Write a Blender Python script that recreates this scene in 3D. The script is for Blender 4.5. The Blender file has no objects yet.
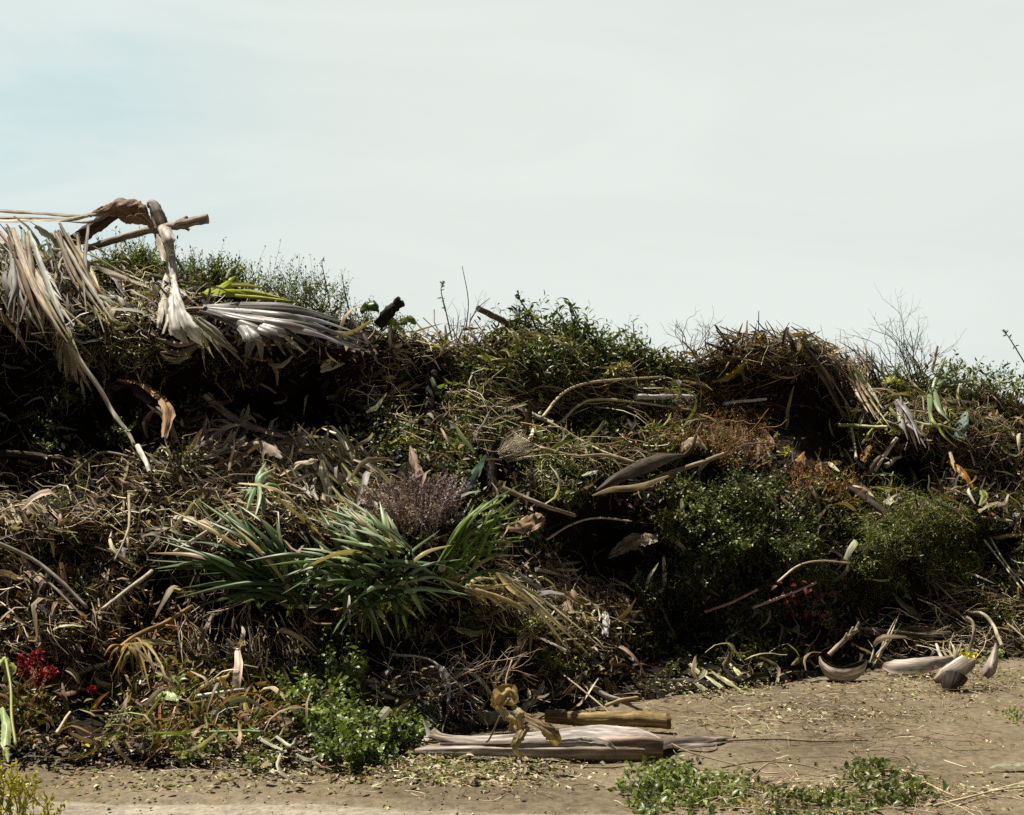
import bpy, math
import numpy as np
from math import radians as R, sin, cos, pi

SC = bpy.context.scene
COL = SC.collection
rng = np.random.default_rng(11)

# ------------------------------------------------------------------ camera, sky, sun, exposure
F = 1500.0                      # focal length in pixels of the 1024 px wide frame
HOR = 468.0                     # pixel row of the horizon
EYE = 1.5
cd = bpy.data.cameras.new('camera')
cam = bpy.data.objects.new('camera', cd)
COL.objects.link(cam)
cam.location = (0, 0, EYE)
cam.rotation_euler = (R(90), 0, 0)
cd.sensor_width = 36
cd.lens = F / 1024 * 36
cd.shift_y = (HOR - 407.5) / 1024
cd.clip_start = .05
cd.clip_end = 3000
SC.camera = cam

SUN_EL, SUN_AZ = 69.0, -68.0    # azimuth from +Y (behind the heap), negative = left
w = bpy.data.worlds.new('World')
SC.world = w
w.use_nodes = True
nt = w.node_tree
nt.nodes.clear()
N = nt.nodes.new
L = nt.links.new
out = N('ShaderNodeOutputWorld')
bg = N('ShaderNodeBackground')
bg.inputs[1].default_value = .1
sky = N('ShaderNodeTexSky')
sky.sky_type = 'NISHITA'
sky.sun_disc = False
sky.sun_elevation = R(SUN_EL)
sky.sun_rotation = R(SUN_AZ)
sky.air_density = 1.0
sky.dust_density = 2.0
tc = N('ShaderNodeTexCoord')
mp = N('ShaderNodeMapping')
mp.inputs['Scale'].default_value = (1.2, 1.2, 5.5)
mp.inputs['Rotation'].default_value = (0, R(-14), 0)
L(tc.outputs['Generated'], mp.inputs[0])
nz = N('ShaderNodeTexNoise')
nz.inputs['Scale'].default_value = 2.6
nz.inputs['Detail'].default_value = 7
nz.inputs['Roughness'].default_value = .55
nz.inputs['Distortion'].default_value = .6
L(mp.outputs[0], nz.inputs[0])
rp = N('ShaderNodeValToRGB')
rp.color_ramp.elements[0].position = .33
rp.color_ramp.elements[1].position = .66
L(nz.outputs[0], rp.inputs[0])
sx = N('ShaderNodeSeparateXYZ')
L(tc.outputs['Generated'], sx.inputs[0])
# the veil of thin cloud is thick towards the sun side (+Y) and thins out behind the viewer and to the left
def mrange(src, a, b, c, d):
    m = N('ShaderNodeMapRange')
    m.clamp = True
    m.inputs[1].default_value, m.inputs[2].default_value, m.inputs[3].default_value, m.inputs[4].default_value = a, b, c, d
    m.interpolation_type = 'SMOOTHSTEP'
    L(src, m.inputs[0])
    return m.outputs[0]
def mth(op, a, b):
    m = N('ShaderNodeMath')
    m.operation = op
    for i, v in enumerate((a, b)):
        if isinstance(v, (int, float)):
            m.inputs[i].default_value = v
        else:
            L(v, m.inputs[i])
    return m.outputs[0]
side = mrange(sx.outputs[1], -.3, .8, .0, 1.0)
high = mrange(sx.outputs[2], .32, .75, 1.0, .15)
# a hole in the thin cloud, up and to the left, where pale blue shows between wisps
hole = mth('MULTIPLY', mrange(sx.outputs[0], -.34, -.07, 1.0, .0), mrange(sx.outputs[2], .07, .19, .12, 1.0))
wisp = mrange(nz.outputs[0], .36, .62, 1.0, .0)
blue = mth('MULTIPLY', hole, mth('MULTIPLY_ADD', wisp, .8))
nt.nodes[-1].inputs[2].default_value = .2
veil = mth('MULTIPLY', side, high)
thin = N('ShaderNodeMix')
thin.data_type = 'RGBA'
thin.inputs[0].default_value = .9
L(sky.outputs[0], thin.inputs[6])
thin.inputs[7].default_value = (.4, .42, .38, 1)
cl = N('ShaderNodeMix')
cl.data_type = 'RGBA'
L(mth('MULTIPLY', blue, .65), cl.inputs[0])
cl.inputs[6].default_value = (4.16, 4.46, 4.24, 1)
cl.inputs[7].default_value = (2.95, 4.0, 4.2, 1)
mot = mrange(nz.outputs[0], .25, .75, .965, 1.035)
vs = N('ShaderNodeVectorMath')
vs.operation = 'SCALE'
L(cl.outputs[2], vs.inputs[0])
L(mot, vs.inputs['Scale'])
mx = N('ShaderNodeMix')
mx.data_type = 'RGBA'
L(veil, mx.inputs[0])
L(thin.outputs[2], mx.inputs[6])
L(vs.outputs[0], mx.inputs[7])
L(mx.outputs[2], bg.inputs[0])
L(bg.outputs[0], out.inputs[0])

sl = bpy.data.lights.new('sun', 'SUN')
sl.energy = 5.0
sl.angle = R(.53)
sl.color = (1, .93, .8)
so = bpy.data.objects.new('sun', sl)
COL.objects.link(so)
so.location = (-3, 12, 20)
so.rotation_euler = (R(-(90 - SUN_EL)), 0, R(-SUN_AZ))
SC.view_settings.view_transform = 'Standard'
SC.view_settings.look = 'None'
SC.view_settings.exposure = .9
SC.view_settings.gamma = 1
SC.cycles.max_bounces = 5
SC.cycles.diffuse_bounces = 2
SC.cycles.glossy_bounces = 2
SC.cycles.transmission_bounces = 3
SC.cycles.use_denoising = False
SC.render.film_transparent = False

# ------------------------------------------------------------------ colours (linear)
STRAW = [(.5, .43, .28), (.6, .54, .4), (.36, .28, .165), (.27, .2, .115)]
GREY = [(.28, .26, .235), (.4, .38, .35), (.2, .18, .16)]
BROWN = [(.06, .036, .02), (.105, .066, .038), (.035, .022, .013), (.022, .015, .01)]
DARK = [(.018, .013, .009), (.028, .02, .014), (.012, .009, .007)]
TAN = [(.3, .21, .13), (.36, .27, .18), (.22, .15, .09)]
ORANGE = [(.23, .10, .03), (.28, .15, .05), (.17, .085, .035), (.13, .075, .03)]
GREEN = [(.055, .075, .014), (.08, .105, .02), (.035, .05, .012), (.13, .15, .032)]
DGREEN = [(.035, .05, .012), (.05, .068, .018), (.08, .095, .03)]
LGREEN = [(.14, .17, .03), (.2, .22, .05), (.085, .11, .022)]
YELLOW = [(.36, .32, .04), (.3, .3, .05), (.42, .3, .05)]
MAUVE = [(.27, .19, .2), (.36, .27, .29), (.19, .135, .145), (.32, .22, .25)]

# ------------------------------------------------------------------ materials
def newmat(name):
    m = bpy.data.materials.new(name)
    m.use_nodes = True
    t = m.node_tree
    t.nodes.clear()
    return m, t

def attr_mat(name, rough=.6, trans=0.0, spec=.4, streak=(4, 60, 1), contrast=.5, bump=.25, speck=0.0):
    """dry or living plant tissue: base colour from the piece's own colour attribute, fibres run along the piece"""
    m, t = newmat(name)
    n, l = t.nodes.new, t.links.new
    o = n('ShaderNodeOutputMaterial')
    p = n('ShaderNodeBsdfPrincipled')
    p.inputs['Roughness'].default_value = rough
    p.inputs['Specular IOR Level'].default_value = spec
    a = n('ShaderNodeAttribute')
    a.attribute_name = 'col'
    u = n('ShaderNodeAttribute')
    u.attribute_name = 'luv'
    mpn = n('ShaderNodeMapping')
    mpn.inputs['Scale'].default_value = streak
    l(u.outputs['Vector'], mpn.inputs[0])
    z = n('ShaderNodeTexNoise')
    z.inputs['Scale'].default_value = 1
    z.inputs['Detail'].default_value = 4
    l(mpn.outputs[0], z.inputs[0])
    mr = n('ShaderNodeMapRange')
    mr.inputs[1].default_value, mr.inputs[2].default_value = .3, .7
    mr.inputs[3].default_value, mr.inputs[4].default_value = 1 - contrast, 1 + contrast
    l(z.outputs[0], mr.inputs[0])
    fac = mr.outputs[0]
    if speck:
        z2 = n('ShaderNodeTexNoise')
        z2.inputs['Scale'].default_value = 14
        z2.inputs['Detail'].default_value = 5
        mp2 = n('ShaderNodeMapping')
        mp2.inputs['Scale'].default_value = (.5, 3.2, 1)
        l(u.outputs['Vector'], mp2.inputs[0])
        l(mp2.outputs[0], z2.inputs[0])
        mr2 = n('ShaderNodeMapRange')
        mr2.inputs[1].default_value, mr2.inputs[2].default_value = .42, .62
        mr2.inputs[3].default_value, mr2.inputs[4].default_value = 1 - speck, 1.05
        l(z2.outputs[0], mr2.inputs[0])
        k = n('ShaderNodeMath')
        k.operation = 'MULTIPLY'
        l(fac, k.inputs[0])
        l(mr2.outputs[0], k.inputs[1])
        fac = k.outputs[0]
    v = n('ShaderNodeVectorMath')
    v.operation = 'SCALE'
    l(a.outputs['Color'], v.inputs[0])
    l(fac, v.inputs['Scale'])
    l(v.outputs[0], p.inputs['Base Color'])
    if bump:
        b = n('ShaderNodeBump')
        b.inputs['Strength'].default_value = bump
        b.inputs['Distance'].default_value = .01
        l(z.outputs[0], b.inputs['Height'])
        l(b.outputs[0], p.inputs['Normal'])
    if trans:
        tr = n('ShaderNodeBsdfTranslucent')
        s2 = n('ShaderNodeVectorMath')
        s2.operation = 'MULTIPLY'
        s2.inputs[1].default_value = (1.5, 1.6, .8)
        l(v.outputs[0], s2.inputs[0])
        l(s2.outputs[0], tr.inputs[0])
        ms = n('ShaderNodeMixShader')
        ms.inputs[0].default_value = trans
        l(p.outputs[0], ms.inputs[1])
        l(tr.outputs[0], ms.inputs[2])
        l(ms.outputs[0], o.inputs[0])
    else:
        l(p.outputs[0], o.inputs[0])
    return m

M_LEAF = attr_mat('green leaf', .4, .28, .38, (20, 20, 1), .25, 0)
M_STRAP = attr_mat('strap leaf', .42, .2, .28, (3, 90, 1), .22, .1)
M_DRY = attr_mat('dry leaf', .6, .2, .3, (5, 70, 1), .5, .4, .5)
M_TWIG = attr_mat('twig bark', .7, 0, .25, (14, 30, 1), .4, .2)
M_FIBRE = attr_mat('fibrous sheath', .65, .06, .25, (2.5, 60, 1), .45, .6, .5)
M_WOOD = attr_mat('weathered wood', .8, 0, .15, (7, 45, 1), .55, .6, .5)
M_FLOWER = attr_mat('petal', .5, .3, .3, (20, 20, 1), .2, 0)

def soil_mat(name, cols, scale, bump, pos=(.3, .5, .7)):
    m, t = newmat(name)
    n, l = t.nodes.new, t.links.new
    o = n('ShaderNodeOutputMaterial')
    p = n('ShaderNodeBsdfPrincipled')
    p.inputs['Roughness'].default_value = .95
    p.inputs['Specular IOR Level'].default_value = .1
    g = n('ShaderNodeTexCoord')
    z = n('ShaderNodeTexNoise')
    z.inputs['Scale'].default_value = scale
    z.inputs['Detail'].default_value = 9
    z.inputs['Roughness'].default_value = .68
    l(g.outputs['Object'], z.inputs[0])
    r = n('ShaderNodeValToRGB')
    e = r.color_ramp.elements
    e[0].position, e[0].color = pos[0], (*cols[0], 1)
    e[1].position, e[1].color = pos[2], (*cols[2], 1)
    k = e.new(pos[1])
    k.color = (*cols[1], 1)
    l(z.outputs[0], r.inputs[0])
    z2 = n('ShaderNodeTexNoise')
    z2.inputs['Scale'].default_value = scale * 28
    z2.inputs['Detail'].default_value = 6
    z2.inputs['Roughness'].default_value = .75
    l(g.outputs['Object'], z2.inputs[0])
    mr = n('ShaderNodeMapRange')
    mr.inputs[1].default_value, mr.inputs[2].default_value = .3, .7
    mr.inputs[3].default_value, mr.inputs[4].default_value = .5, 1.45
    l(z2.outputs[0], mr.inputs[0])
    v = n('ShaderNodeVectorMath')
    v.operation = 'SCALE'
    l(r.outputs[0], v.inputs[0])
    l(mr.outputs[0], v.inputs['Scale'])
    l(v.outputs[0], p.inputs['Base Color'])
    b = n('ShaderNodeBump')
    b.inputs['Strength'].default_value = bump
    b.inputs['Distance'].default_value = .02
    l(z2.outputs[0], b.inputs['Height'])
    l(b.outputs[0], p.inputs['Normal'])
    l(p.outputs[0], o.inputs[0])
    return m, t, v, p, g

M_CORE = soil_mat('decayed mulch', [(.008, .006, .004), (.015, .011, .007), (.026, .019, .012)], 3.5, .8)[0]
M_GROUND, gt, gv, gp, gg = soil_mat('bare earth', [(.086, .067, .043), (.15, .12, .078), (.2, .166, .118)], .8, .7, (.3, .5, .72))
# a worn, paler wheel track runs across the near ground on the left
def ground_track():
    n, l = gt.nodes.new, gt.links.new
    s = n('ShaderNodeSeparateXYZ')
    l(gg.outputs['Object'], s.inputs[0])
    d = n('ShaderNodeMath'); d.operation = 'MULTIPLY_ADD'
    l(s.outputs[0], d.inputs[0]); d.inputs[1].default_value = .16
    l(s.outputs[1], d.inputs[2])
    zz = n('ShaderNodeTexNoise'); zz.inputs['Scale'].default_value = 1.6; zz.inputs['Detail'].default_value = 6
    l(gg.outputs['Object'], zz.inputs[0])
    d2 = n('ShaderNodeMath'); d2.operation = 'MULTIPLY_ADD'
    l(zz.outputs[0], d2.inputs[0]); d2.inputs[1].default_value = .7; l(d.outputs[0], d2.inputs[2])
    mr = n('ShaderNodeMapRange'); mr.interpolation_type = 'SMOOTHSTEP'
    mr.inputs[1].default_value, mr.inputs[2].default_value, mr.inputs[3].default_value, mr.inputs[4].default_value = 6.75, 7.15, 1, 0
    l(d2.outputs[0], mr.inputs[0])
    m = n('ShaderNodeMix'); m.data_type = 'RGBA'
    l(mr.outputs[0], m.inputs[0])
    l(gv.outputs[0], m.inputs[6])
    sc = n('ShaderNodeVectorMath'); sc.operation = 'MULTIPLY'
    sc.inputs[1].default_value = (1.7, 1.85, 2.2)
    l(gv.outputs[0], sc.inputs[0])
    l(sc.outputs[0], m.inputs[7])
    l(m.outputs[2], gp.inputs['Base Color'])
ground_track()

# ------------------------------------------------------------------ numpy helpers
def vec(*a):
    return np.array(a, float)
def nrm(v):
    v = np.asarray(v, float)
    return v / np.maximum(np.linalg.norm(v, axis=-1, keepdims=True), 1e-9)

def lattice(seed):
    return np.random.default_rng(seed).random((64, 64))
_LAT = lattice(5)
def vnoise(x, y):
    xi, yi = np.floor(x).astype(int), np.floor(y).astype(int)
    fx, fy = x - xi, y - yi
    fx, fy = fx * fx * (3 - 2 * fx), fy * fy * (3 - 2 * fy)
    g = lambda a, b: _LAT[a % 64, b % 64]
    return (g(xi, yi) * (1 - fx) + g(xi + 1, yi) * fx) * (1 - fy) + (g(xi, yi + 1) * (1 - fx) + g(xi + 1, yi + 1) * fx) * fy
def fbm(x, y, o=4):
    s, a, t = 0, .5, 0
    for k in range(o):
        s = s + a * vnoise(x * 2 ** k + 7.3 * k, y * 2 ** k + 3.1 * k)
        t += a
        a *= .55
    return s / t - .5

def spline(pts, n):
    """Catmull-Rom through the points, n samples"""
    p = np.asarray(pts, float)
    if len(p) == 2:
        s = np.linspace(0, 1, n)[:, None]
        return p[0] * (1 - s) + p[1] * s
    q = np.vstack([2 * p[0] - p[1], p, 2 * p[-1] - p[-2]])
    s = np.linspace(0, len(p) - 1 - 1e-6, n)
    i = s.astype(int)
    t = (s - i)[:, None]
    a, b, c, d = q[i], q[i + 1], q[i + 2], q[i + 3]
    return .5 * (2 * b + (c - a) * t + (2 * a - 5 * b + 4 * c - d) * t ** 2 + (3 * b - 3 * c + d - a) * t ** 3)
def lerp1(vals, n):
    v = np.asarray(vals, float)
    if v.ndim == 0:
        return np.full(n, float(v))
    return np.interp(np.linspace(0, len(v) - 1, n), np.arange(len(v)), v)
def pick(pal, n, jit=.3, r=None):
    r = r or rng
    p = np.array(pal)[r.integers(0, len(pal), n)]
    return p * (1 + jit * (r.random((n, 1)) * 2 - 1)) * (1 + .08 * (r.random((n, 3)) * 2 - 1))

# ------------------------------------------------------------------ mesh collector
class Mesh:
    def __init__(s):
        s.v, s.c, s.u, s.f, s.n = [], [], [], {3: [], 4: []}, 0
        s.smooth = True
    def add(s, v, faces, col, luv):
        v = np.asarray(v, float).reshape(-1, 3)
        col = np.broadcast_to(np.asarray(col, float), v.shape)
        s.v.append(v); s.c.append(col); s.u.append(np.asarray(luv, float).reshape(-1, 3))
        for f in faces:
            f = np.asarray(f, int)
            if len(f):
                s.f[f.shape[1]].append(f + s.n)
        s.n += len(v)
    # a bent tube; arc < 360 leaves it open like a split stem, fold ripples the cross-section
    def tube(s, pts, rad, col, sides=7, n=None, arc=360, start=0, fold=0, nf=3, flat=1.0, up=(0, 0, 1), caps=True, rough=0.0, r=None, inner=None, thick=0):
        r = r or rng
        n = n or max(4, 3 * len(pts))
        p = spline(pts, n)
        ra = lerp1(rad, n)
        t = nrm(np.gradient(p, axis=0))
        u0 = np.broadcast_to(np.asarray(up, float), t.shape)
        a = np.cross(t, u0)
        bad = np.linalg.norm(a, axis=1) < .05
        a[bad] = np.cross(t[bad], vec(1, .2, 0))
        a = nrm(a)
        b = np.cross(a, t)
        closed = arc >= 360
        m = sides if closed else sides + 1
        th = R(start) + R(arc) * np.arange(m) / sides
        ph = r.random() * 6.28
        su = np.linspace(0, 1, n)[:, None]
        rr = ra[:, None] * (1 + fold * np.sin(nf * th[None] + ph + 3 * su) + fold * .6 * np.sin(2 * nf * th[None] - ph + 5 * su))
        if rough:
            rr = rr * (1 + rough * (r.random(rr.shape) - .5))
        v = p[:, None] + rr[..., None] * (np.cos(th)[None, :, None] * a[:, None] + flat * np.sin(th)[None, :, None] * b[:, None])
        ln = np.concatenate([[0], np.cumsum(np.linalg.norm(np.diff(p, axis=0), axis=1))])
        off = r.random() * 50
        luv = np.stack(np.broadcast_arrays(ln[:, None] + off, (th * ra.mean())[None] + off, np.zeros((1, 1)) + off), -1)
        idx = np.arange(n * m).reshape(n, m)
        if closed:
            j = np.roll(idx, -1, axis=1)
        else:
            j = idx[:, 1:]
            idx_ = idx[:, :-1]
        i0 = idx if closed else idx_
        q = np.stack([i0[:-1], j[:-1], j[1:], i0[1:]], -1).reshape(-1, 4)
        cc = np.asarray(col, float)
        if cc.ndim == 2:
            cc = np.stack([np.interp(np.linspace(0, len(cc) - 1, n), np.arange(len(cc)), cc[:, k]) for k in range(3)], -1)[:, None].repeat(m, 1).reshape(-1, 3)
        o0 = s.n
        s.add(v, [q], cc, luv)
        if not closed and thick:
            v2 = p[:, None] + (rr - thick)[..., None] * (np.cos(th)[None, :, None] * a[:, None] + flat * np.sin(th)[None, :, None] * b[:, None])
            s.add(v2, [q[:, ::-1]], inner if inner is not None else cc, luv)
        if closed and caps:
            for k, rev in ((0, True), (n - 1, False)) if ra.max() < .014 else ():
                o_ = o0
                s.add([v[k].mean(0)], [], cc if cc.ndim == 1 else cc.reshape(n, m, 3)[k].mean(0), luv[k, :1])
                i_ = np.arange(m) + k * m + o_
                tri = np.stack([i_, np.roll(i_, -1), np.full(m, s.n - 1)], -1)
                s.f[3].append(tri[:, ::-1] if rev else tri)
            for k, rev in ((0, True), (n - 1, False)) if ra.max() >= .014 else ():
                ring = v[k]
                ctr = ring.mean(0)
                vv = np.vstack([ring, ctr])
                tri = np.stack([np.arange(m), np.roll(np.arange(m), -1), np.full(m, m)], -1)
                c1 = cc if cc.ndim == 1 else cc.reshape(n, m, 3)[k].mean(0)
                uu = np.vstack([np.stack([ring[:, 0] * 6, ring[:, 2] * .1, ring[:, 1]], -1), [[ctr[0] * 6, ctr[2] * .1, ctr[1]]]])
                s.add(vv, [tri[:, ::-1] if rev else tri], c1 if inner is None else inner, uu)
    # a strip of leaf or sheath: width along it, cup bends the cross-section, twist turns it
    def ribbon(s, pts, wid, col, face=(0, -.5, .85), cup=.2, twist=0, k=5, n=None, ragged=0, thick=0, pleat=0, r=None, tipcol=None, crumple=0):
        r = r or rng
        n = n or max(6, 4 * len(pts))
        p = spline(pts, n)
        wd = lerp1(wid, n)
        t = nrm(np.gradient(p, axis=0))
        f = np.broadcast_to(np.asarray(face, float), t.shape)
        a = np.cross(t, f)
        bad = np.linalg.norm(a, axis=1) < .05
        a[bad] = np.cross(t[bad], vec(1, .2, .1))
        a = nrm(a)
        b = np.cross(a, t)
        tw = lerp1(twist, n)
        tw = np.radians(tw)[:, None]
        a, b = a * np.cos(tw) + b * np.sin(tw), b * np.cos(tw) - a * np.sin(tw)
        x = np.linspace(-.5, .5, k)
        cu = lerp1(cup, n)
        hgt = (cu[:, None]) * (1 - 4 * x[None] ** 2)
        if pleat:
            hgt = hgt + pleat * ((np.arange(k) % 2) - .5)[None]
        if crumple:
            ss = np.linspace(0, 1, n)[:, None] * (2.5 + .6 * len(pts)) + r.random() * 40
            hgt = hgt + crumple * (fbm(ss * .55 + 0 * x[None], x[None] * 6 + r.random() * 30 + .8 * ss, 3) * 1.6)
        wj = wd[:, None] * np.ones((1, k))
        if ragged:
            e = 1 + ragged * (r.random((n, k)) - .5)
            wj = wj * e
        v = p[:, None] + (x[None] * wj)[..., None] * a[:, None] + (hgt * wd[:, None])[..., None] * b[:, None]
        ln = np.concatenate([[0], np.cumsum(np.linalg.norm(np.diff(p, axis=0), axis=1))])
        off = r.random() * 50
        luv = np.stack(np.broadcast_arrays(ln[:, None] + off, (x[None] * max(wd.mean(), 1e-4)) + off, np.zeros((1, 1)) + off), -1)
        idx = np.arange(n * k).reshape(n, k)
        q = np.stack([idx[:-1, :-1], idx[:-1, 1:], idx[1:, 1:], idx[1:, :-1]], -1).reshape(-1, 4)
        cc = np.asarray(col, float)
        if cc.ndim == 2:
            cc = np.stack([np.interp(np.linspace(0, len(cc) - 1, n), np.arange(len(cc)), cc[:, j]) for j in range(3)], -1)[:, None].repeat(k, 1).reshape(-1, 3)
        if thick:
            v2 = v - thick * b[:, None]
            s.add(v, [q], cc, luv)
            s.add(v2, [q[:, ::-1]], cc if tipcol is None else tipcol, luv)
            for e in (0, k - 1):
                st = np.concatenate([v[:, e], v2[:, e]])
                i = np.arange(n - 1)
                s.add(st, [np.stack([i, i + 1, i + 1 + n, i + n], -1)], np.concatenate([cc.reshape(n, k, 3)[:, e]] * 2) if cc.ndim == 2 else cc, np.concatenate([luv[:, e]] * 2))
        else:
            s.add(v, [q], cc, luv)
    # many small leaves at once
    def leaves(s, pos, d, up, ln, wd, col, bend=.15, fold=.2):
        K = len(pos)
        if not K:
            return
        d = nrm(d)
        a = np.cross(d, up)
        a = nrm(a + 1e-6)
        b = np.cross(a, d)
        ln = np.broadcast_to(ln, (K,)); wd = np.broadcast_to(wd, (K,))
        T = np.array([(0, 0, 0), (.38, -.5, fold), (.38, 0, 0), (.38, .5, fold), (.74, -.34, fold * .6 - bend * .5), (.74, 0, -bend * .6), (.74, .34, fold * .6 - bend * .5), (1, 0, -bend * 1.4)])
        v = pos[:, None] + T[None, :, 0, None] * (d * ln[:, None])[:, None] + T[None, :, 1, None] * (a * wd[:, None])[:, None] + (T[None, :, 2] * wd[:, None])[..., None] * b[:, None]
        q = np.array([(1, 2, 5, 4), (2, 3, 6, 5)])
        tr = np.array([(0, 2, 1), (0, 3, 2), (4, 5, 7), (5, 6, 7)])
        o = (np.arange(K) * 8)[:, None, None]
        off = rng.random((K, 1)) * 40
        luv = np.stack([T[None, :, 0] * ln[:, None] + off, T[None, :, 1] * wd[:, None] + off, off + 0 * T[None, :, 0]], -1)
        s.add(v, [(q[None] + o).reshape(-1, 4), (tr[None] + o).reshape(-1, 3)], np.repeat(col, 8, 0), luv)
    # many thin bent sticks (kind='tube') or dry strips (kind='strip') at once
    def sticks(s, pos, d, ln, rad, col, bend=.2, kind='tube', wig=.06, taper=.5, up=None):
        K = len(pos)
        if not K:
            return
        d = nrm(d)
        ln = np.broadcast_to(ln, (K,)); rad = np.broadcast_to(rad, (K,))
        rv = nrm(rng.normal(size=(K, 3)))
        a = nrm(np.cross(d, rv)); b = np.cross(a, d)
        m = 6
        t = np.linspace(0, 1, m)
        be = bend * (rng.random(K) * 2 - 1)
        w1 = np.cumsum(rng.normal(size=(K, m, 2)) * wig, 1) * .5
        c = pos[:, None] + d[:, None] * (ln[:, None] * (t - .5)[None])[..., None]
        c = c + b[:, None] * ((be * ln)[:, None] * (4 * t * (1 - t))[None])[..., None]
        c = c + a[:, None] * (w1[..., 0] * ln[:, None])[..., None] + b[:, None] * (w1[..., 1] * ln[:, None])[..., None]
        if kind == 'tube':
            ang = np.array([0, 2.094, 4.189])
            rr = rad[:, None] * (1 - taper * t)[None]
            v = c[:, :, None] + rr[..., None, None] * (np.cos(ang)[None, None, :, None] * a[:, None, None] + np.sin(ang)[None, None, :, None] * b[:, None, None])
            k = 3
            idx = np.arange(m * k).reshape(m, k)
            j = np.roll(idx, -1, 1)
            q = np.stack([idx[:-1], j[:-1], j[1:], idx[1:]], -1).reshape(-1, 4)
            xx = ang / 6.28
        else:
            k = 3
            xx = np.array([-.5, 0, .5])
            wprof = np.sin(np.pi * (.12 + .83 * t)) ** .7
            rr = rad[:, None] * wprof[None]
            if up is not None:
                a = nrm(np.cross(d, up) + 1e-6)
                b = np.cross(a, d)
            tw = (rng.random(K) - .5)[:, None] * 2.4 * t[None]
            A = a[:, None] * np.cos(tw)[..., None] + b[:, None] * np.sin(tw)[..., None]
            B = b[:, None] * np.cos(tw)[..., None] - a[:, None] * np.sin(tw)[..., None]
            v = c[:, :, None] + (rr[..., None] * 2 * xx)[..., None] * A[:, :, None] + (rr[..., None] * np.array([.35, 0, .35]))[..., None] * B[:, :, None]
            idx = np.arange(m * k).reshape(m, k)
            q = np.stack([idx[:-1, :-1], idx[:-1, 1:], idx[1:, 1:], idx[1:, :-1]], -1).reshape(-1, 4)
        off = rng.random((K, 1, 1)) * 40
        luv = np.stack(np.broadcast_arrays(ln[:, None, None] * t[None, :, None] + off, rad[:, None, None] * 2 * xx[None, None] + off, off), -1)
        o = (np.arange(K) * m * k)[:, None, None]
        s.add(v, [(q[None] + o).reshape(-1, 4)], np.repeat(col, m * k, 0), luv)
    def build(s, name, mat, parent=None, base=None):
        v = np.vstack(s.v)
        c = np.vstack(s.c)
        u = np.vstack(s.u)
        if parent is not None:
            org = WORLD[parent.name]
        else:
            lo, hi = v.min(0), v.max(0)
            org = np.array(base if base is not None else [(lo[0] + hi[0]) / 2, (lo[1] + hi[1]) / 2, lo[2]], float)
        v = v - org
        f3 = np.vstack(s.f[3]) if s.f[3] else np.zeros((0, 3), int)
        f4 = np.vstack(s.f[4]) if s.f[4] else np.zeros((0, 4), int)
        me = bpy.data.meshes.new(name)
        me.vertices.add(len(v))
        me.vertices.foreach_set('co', v.astype(np.float32).ravel())
        nl = f3.size + f4.size
        me.loops.add(nl)
        me.loops.foreach_set('vertex_index', np.concatenate([f3.ravel(), f4.ravel()]).astype(np.int32))
        npoly = len(f3) + len(f4)
        me.polygons.add(npoly)
        me.polygons.foreach_set('loop_start', np.concatenate([np.arange(len(f3)) * 3, f3.size + np.arange(len(f4)) * 4]).astype(np.int32))
        me.polygons.foreach_set('use_smooth', np.full(npoly, s.smooth))
        ca = me.attributes.new('col', 'FLOAT_COLOR', 'POINT')
        ca.data.foreach_set('color', np.hstack([np.clip(c, .003, .95), np.ones((len(c), 1))]).astype(np.float32).ravel())
        ua = me.attributes.new('luv', 'FLOAT_VECTOR', 'POINT')
        ua.data.foreach_set('vector', u.astype(np.float32).ravel())
        me.update()
        me.validate()
        me.materials.append(mat)
        o = bpy.data.objects.new(name, me)
        COL.objects.link(o)
        if parent is not None:
            o.parent = parent
            WORLD[o.name] = org
        else:
            o.location = org
            WORLD[o.name] = org
        return o
WORLD = {}
def tag(o, label, cat, group=None):
    o['label'] = label
    o['category'] = cat
    if group:
        o['group'] = group
    return o
def thing(name, label, cat, base, group=None):
    o = bpy.data.objects.new(name, None)
    COL.objects.link(o)
    o.empty_display_size = .1
    o.location = base
    WORLD[o.name] = np.asarray(base, float)
    return tag(o, label, cat, group)
def kind(o, k, label=None):
    o['kind'] = k
    if label:
        o['label'] = label
    return o

# ------------------------------------------------------------------ the heap's surface
def W(px, py, d):
    """point at distance d along the view axis that the photograph shows at (px, py)"""
    return np.stack(np.broadcast_arrays((np.asarray(px, float) - 512) / F * d, np.asarray(d, float), EYE - (np.asarray(py, float) - HOR) / F * d), -1)
def ground_d(py):
    return F * EYE / np.maximum(np.asarray(py, float) - HOR, 8)
foot_px = np.array([-420, 0, 140, 300, 420, 520, 640, 760, 860, 1024, 1440])
foot_py = np.array([752, 756, 764, 768, 750, 716, 700, 684, 668, 656, 646])
sky_px = np.array([-420, 0, 40, 100, 150, 210, 270, 340, 400, 440, 480, 540, 600, 640, 700, 740, 800, 850, 900, 960, 1024, 1440])
sky_py = np.array([252, 250, 254, 262, 270, 284, 300, 318, 334, 346, 344, 336, 350, 360, 362, 350, 350, 372, 382, 388, 402, 420])
run_px = np.array([-420, 0, 300, 520, 800, 1440])
run_m = np.array([2.7, 2.7, 2.6, 2.5, 2.3, 2.3])
NV, NB = 150, 46
PX = np.arange(-420, 1441, 4.0)
foot = ground_d(np.interp(PX, foot_px, foot_py))
APR = np.interp(PX, [-420, 60, 120, 320, 420, 520, 1440], [.3, .35, .75, .75, .5, .35, .3])      # the low apron of litter at the foot
crest = foot + APR + np.interp(PX, run_px, run_m)
H = EYE - (np.interp(PX, sky_px, sky_py) - HOR) / F * crest
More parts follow.
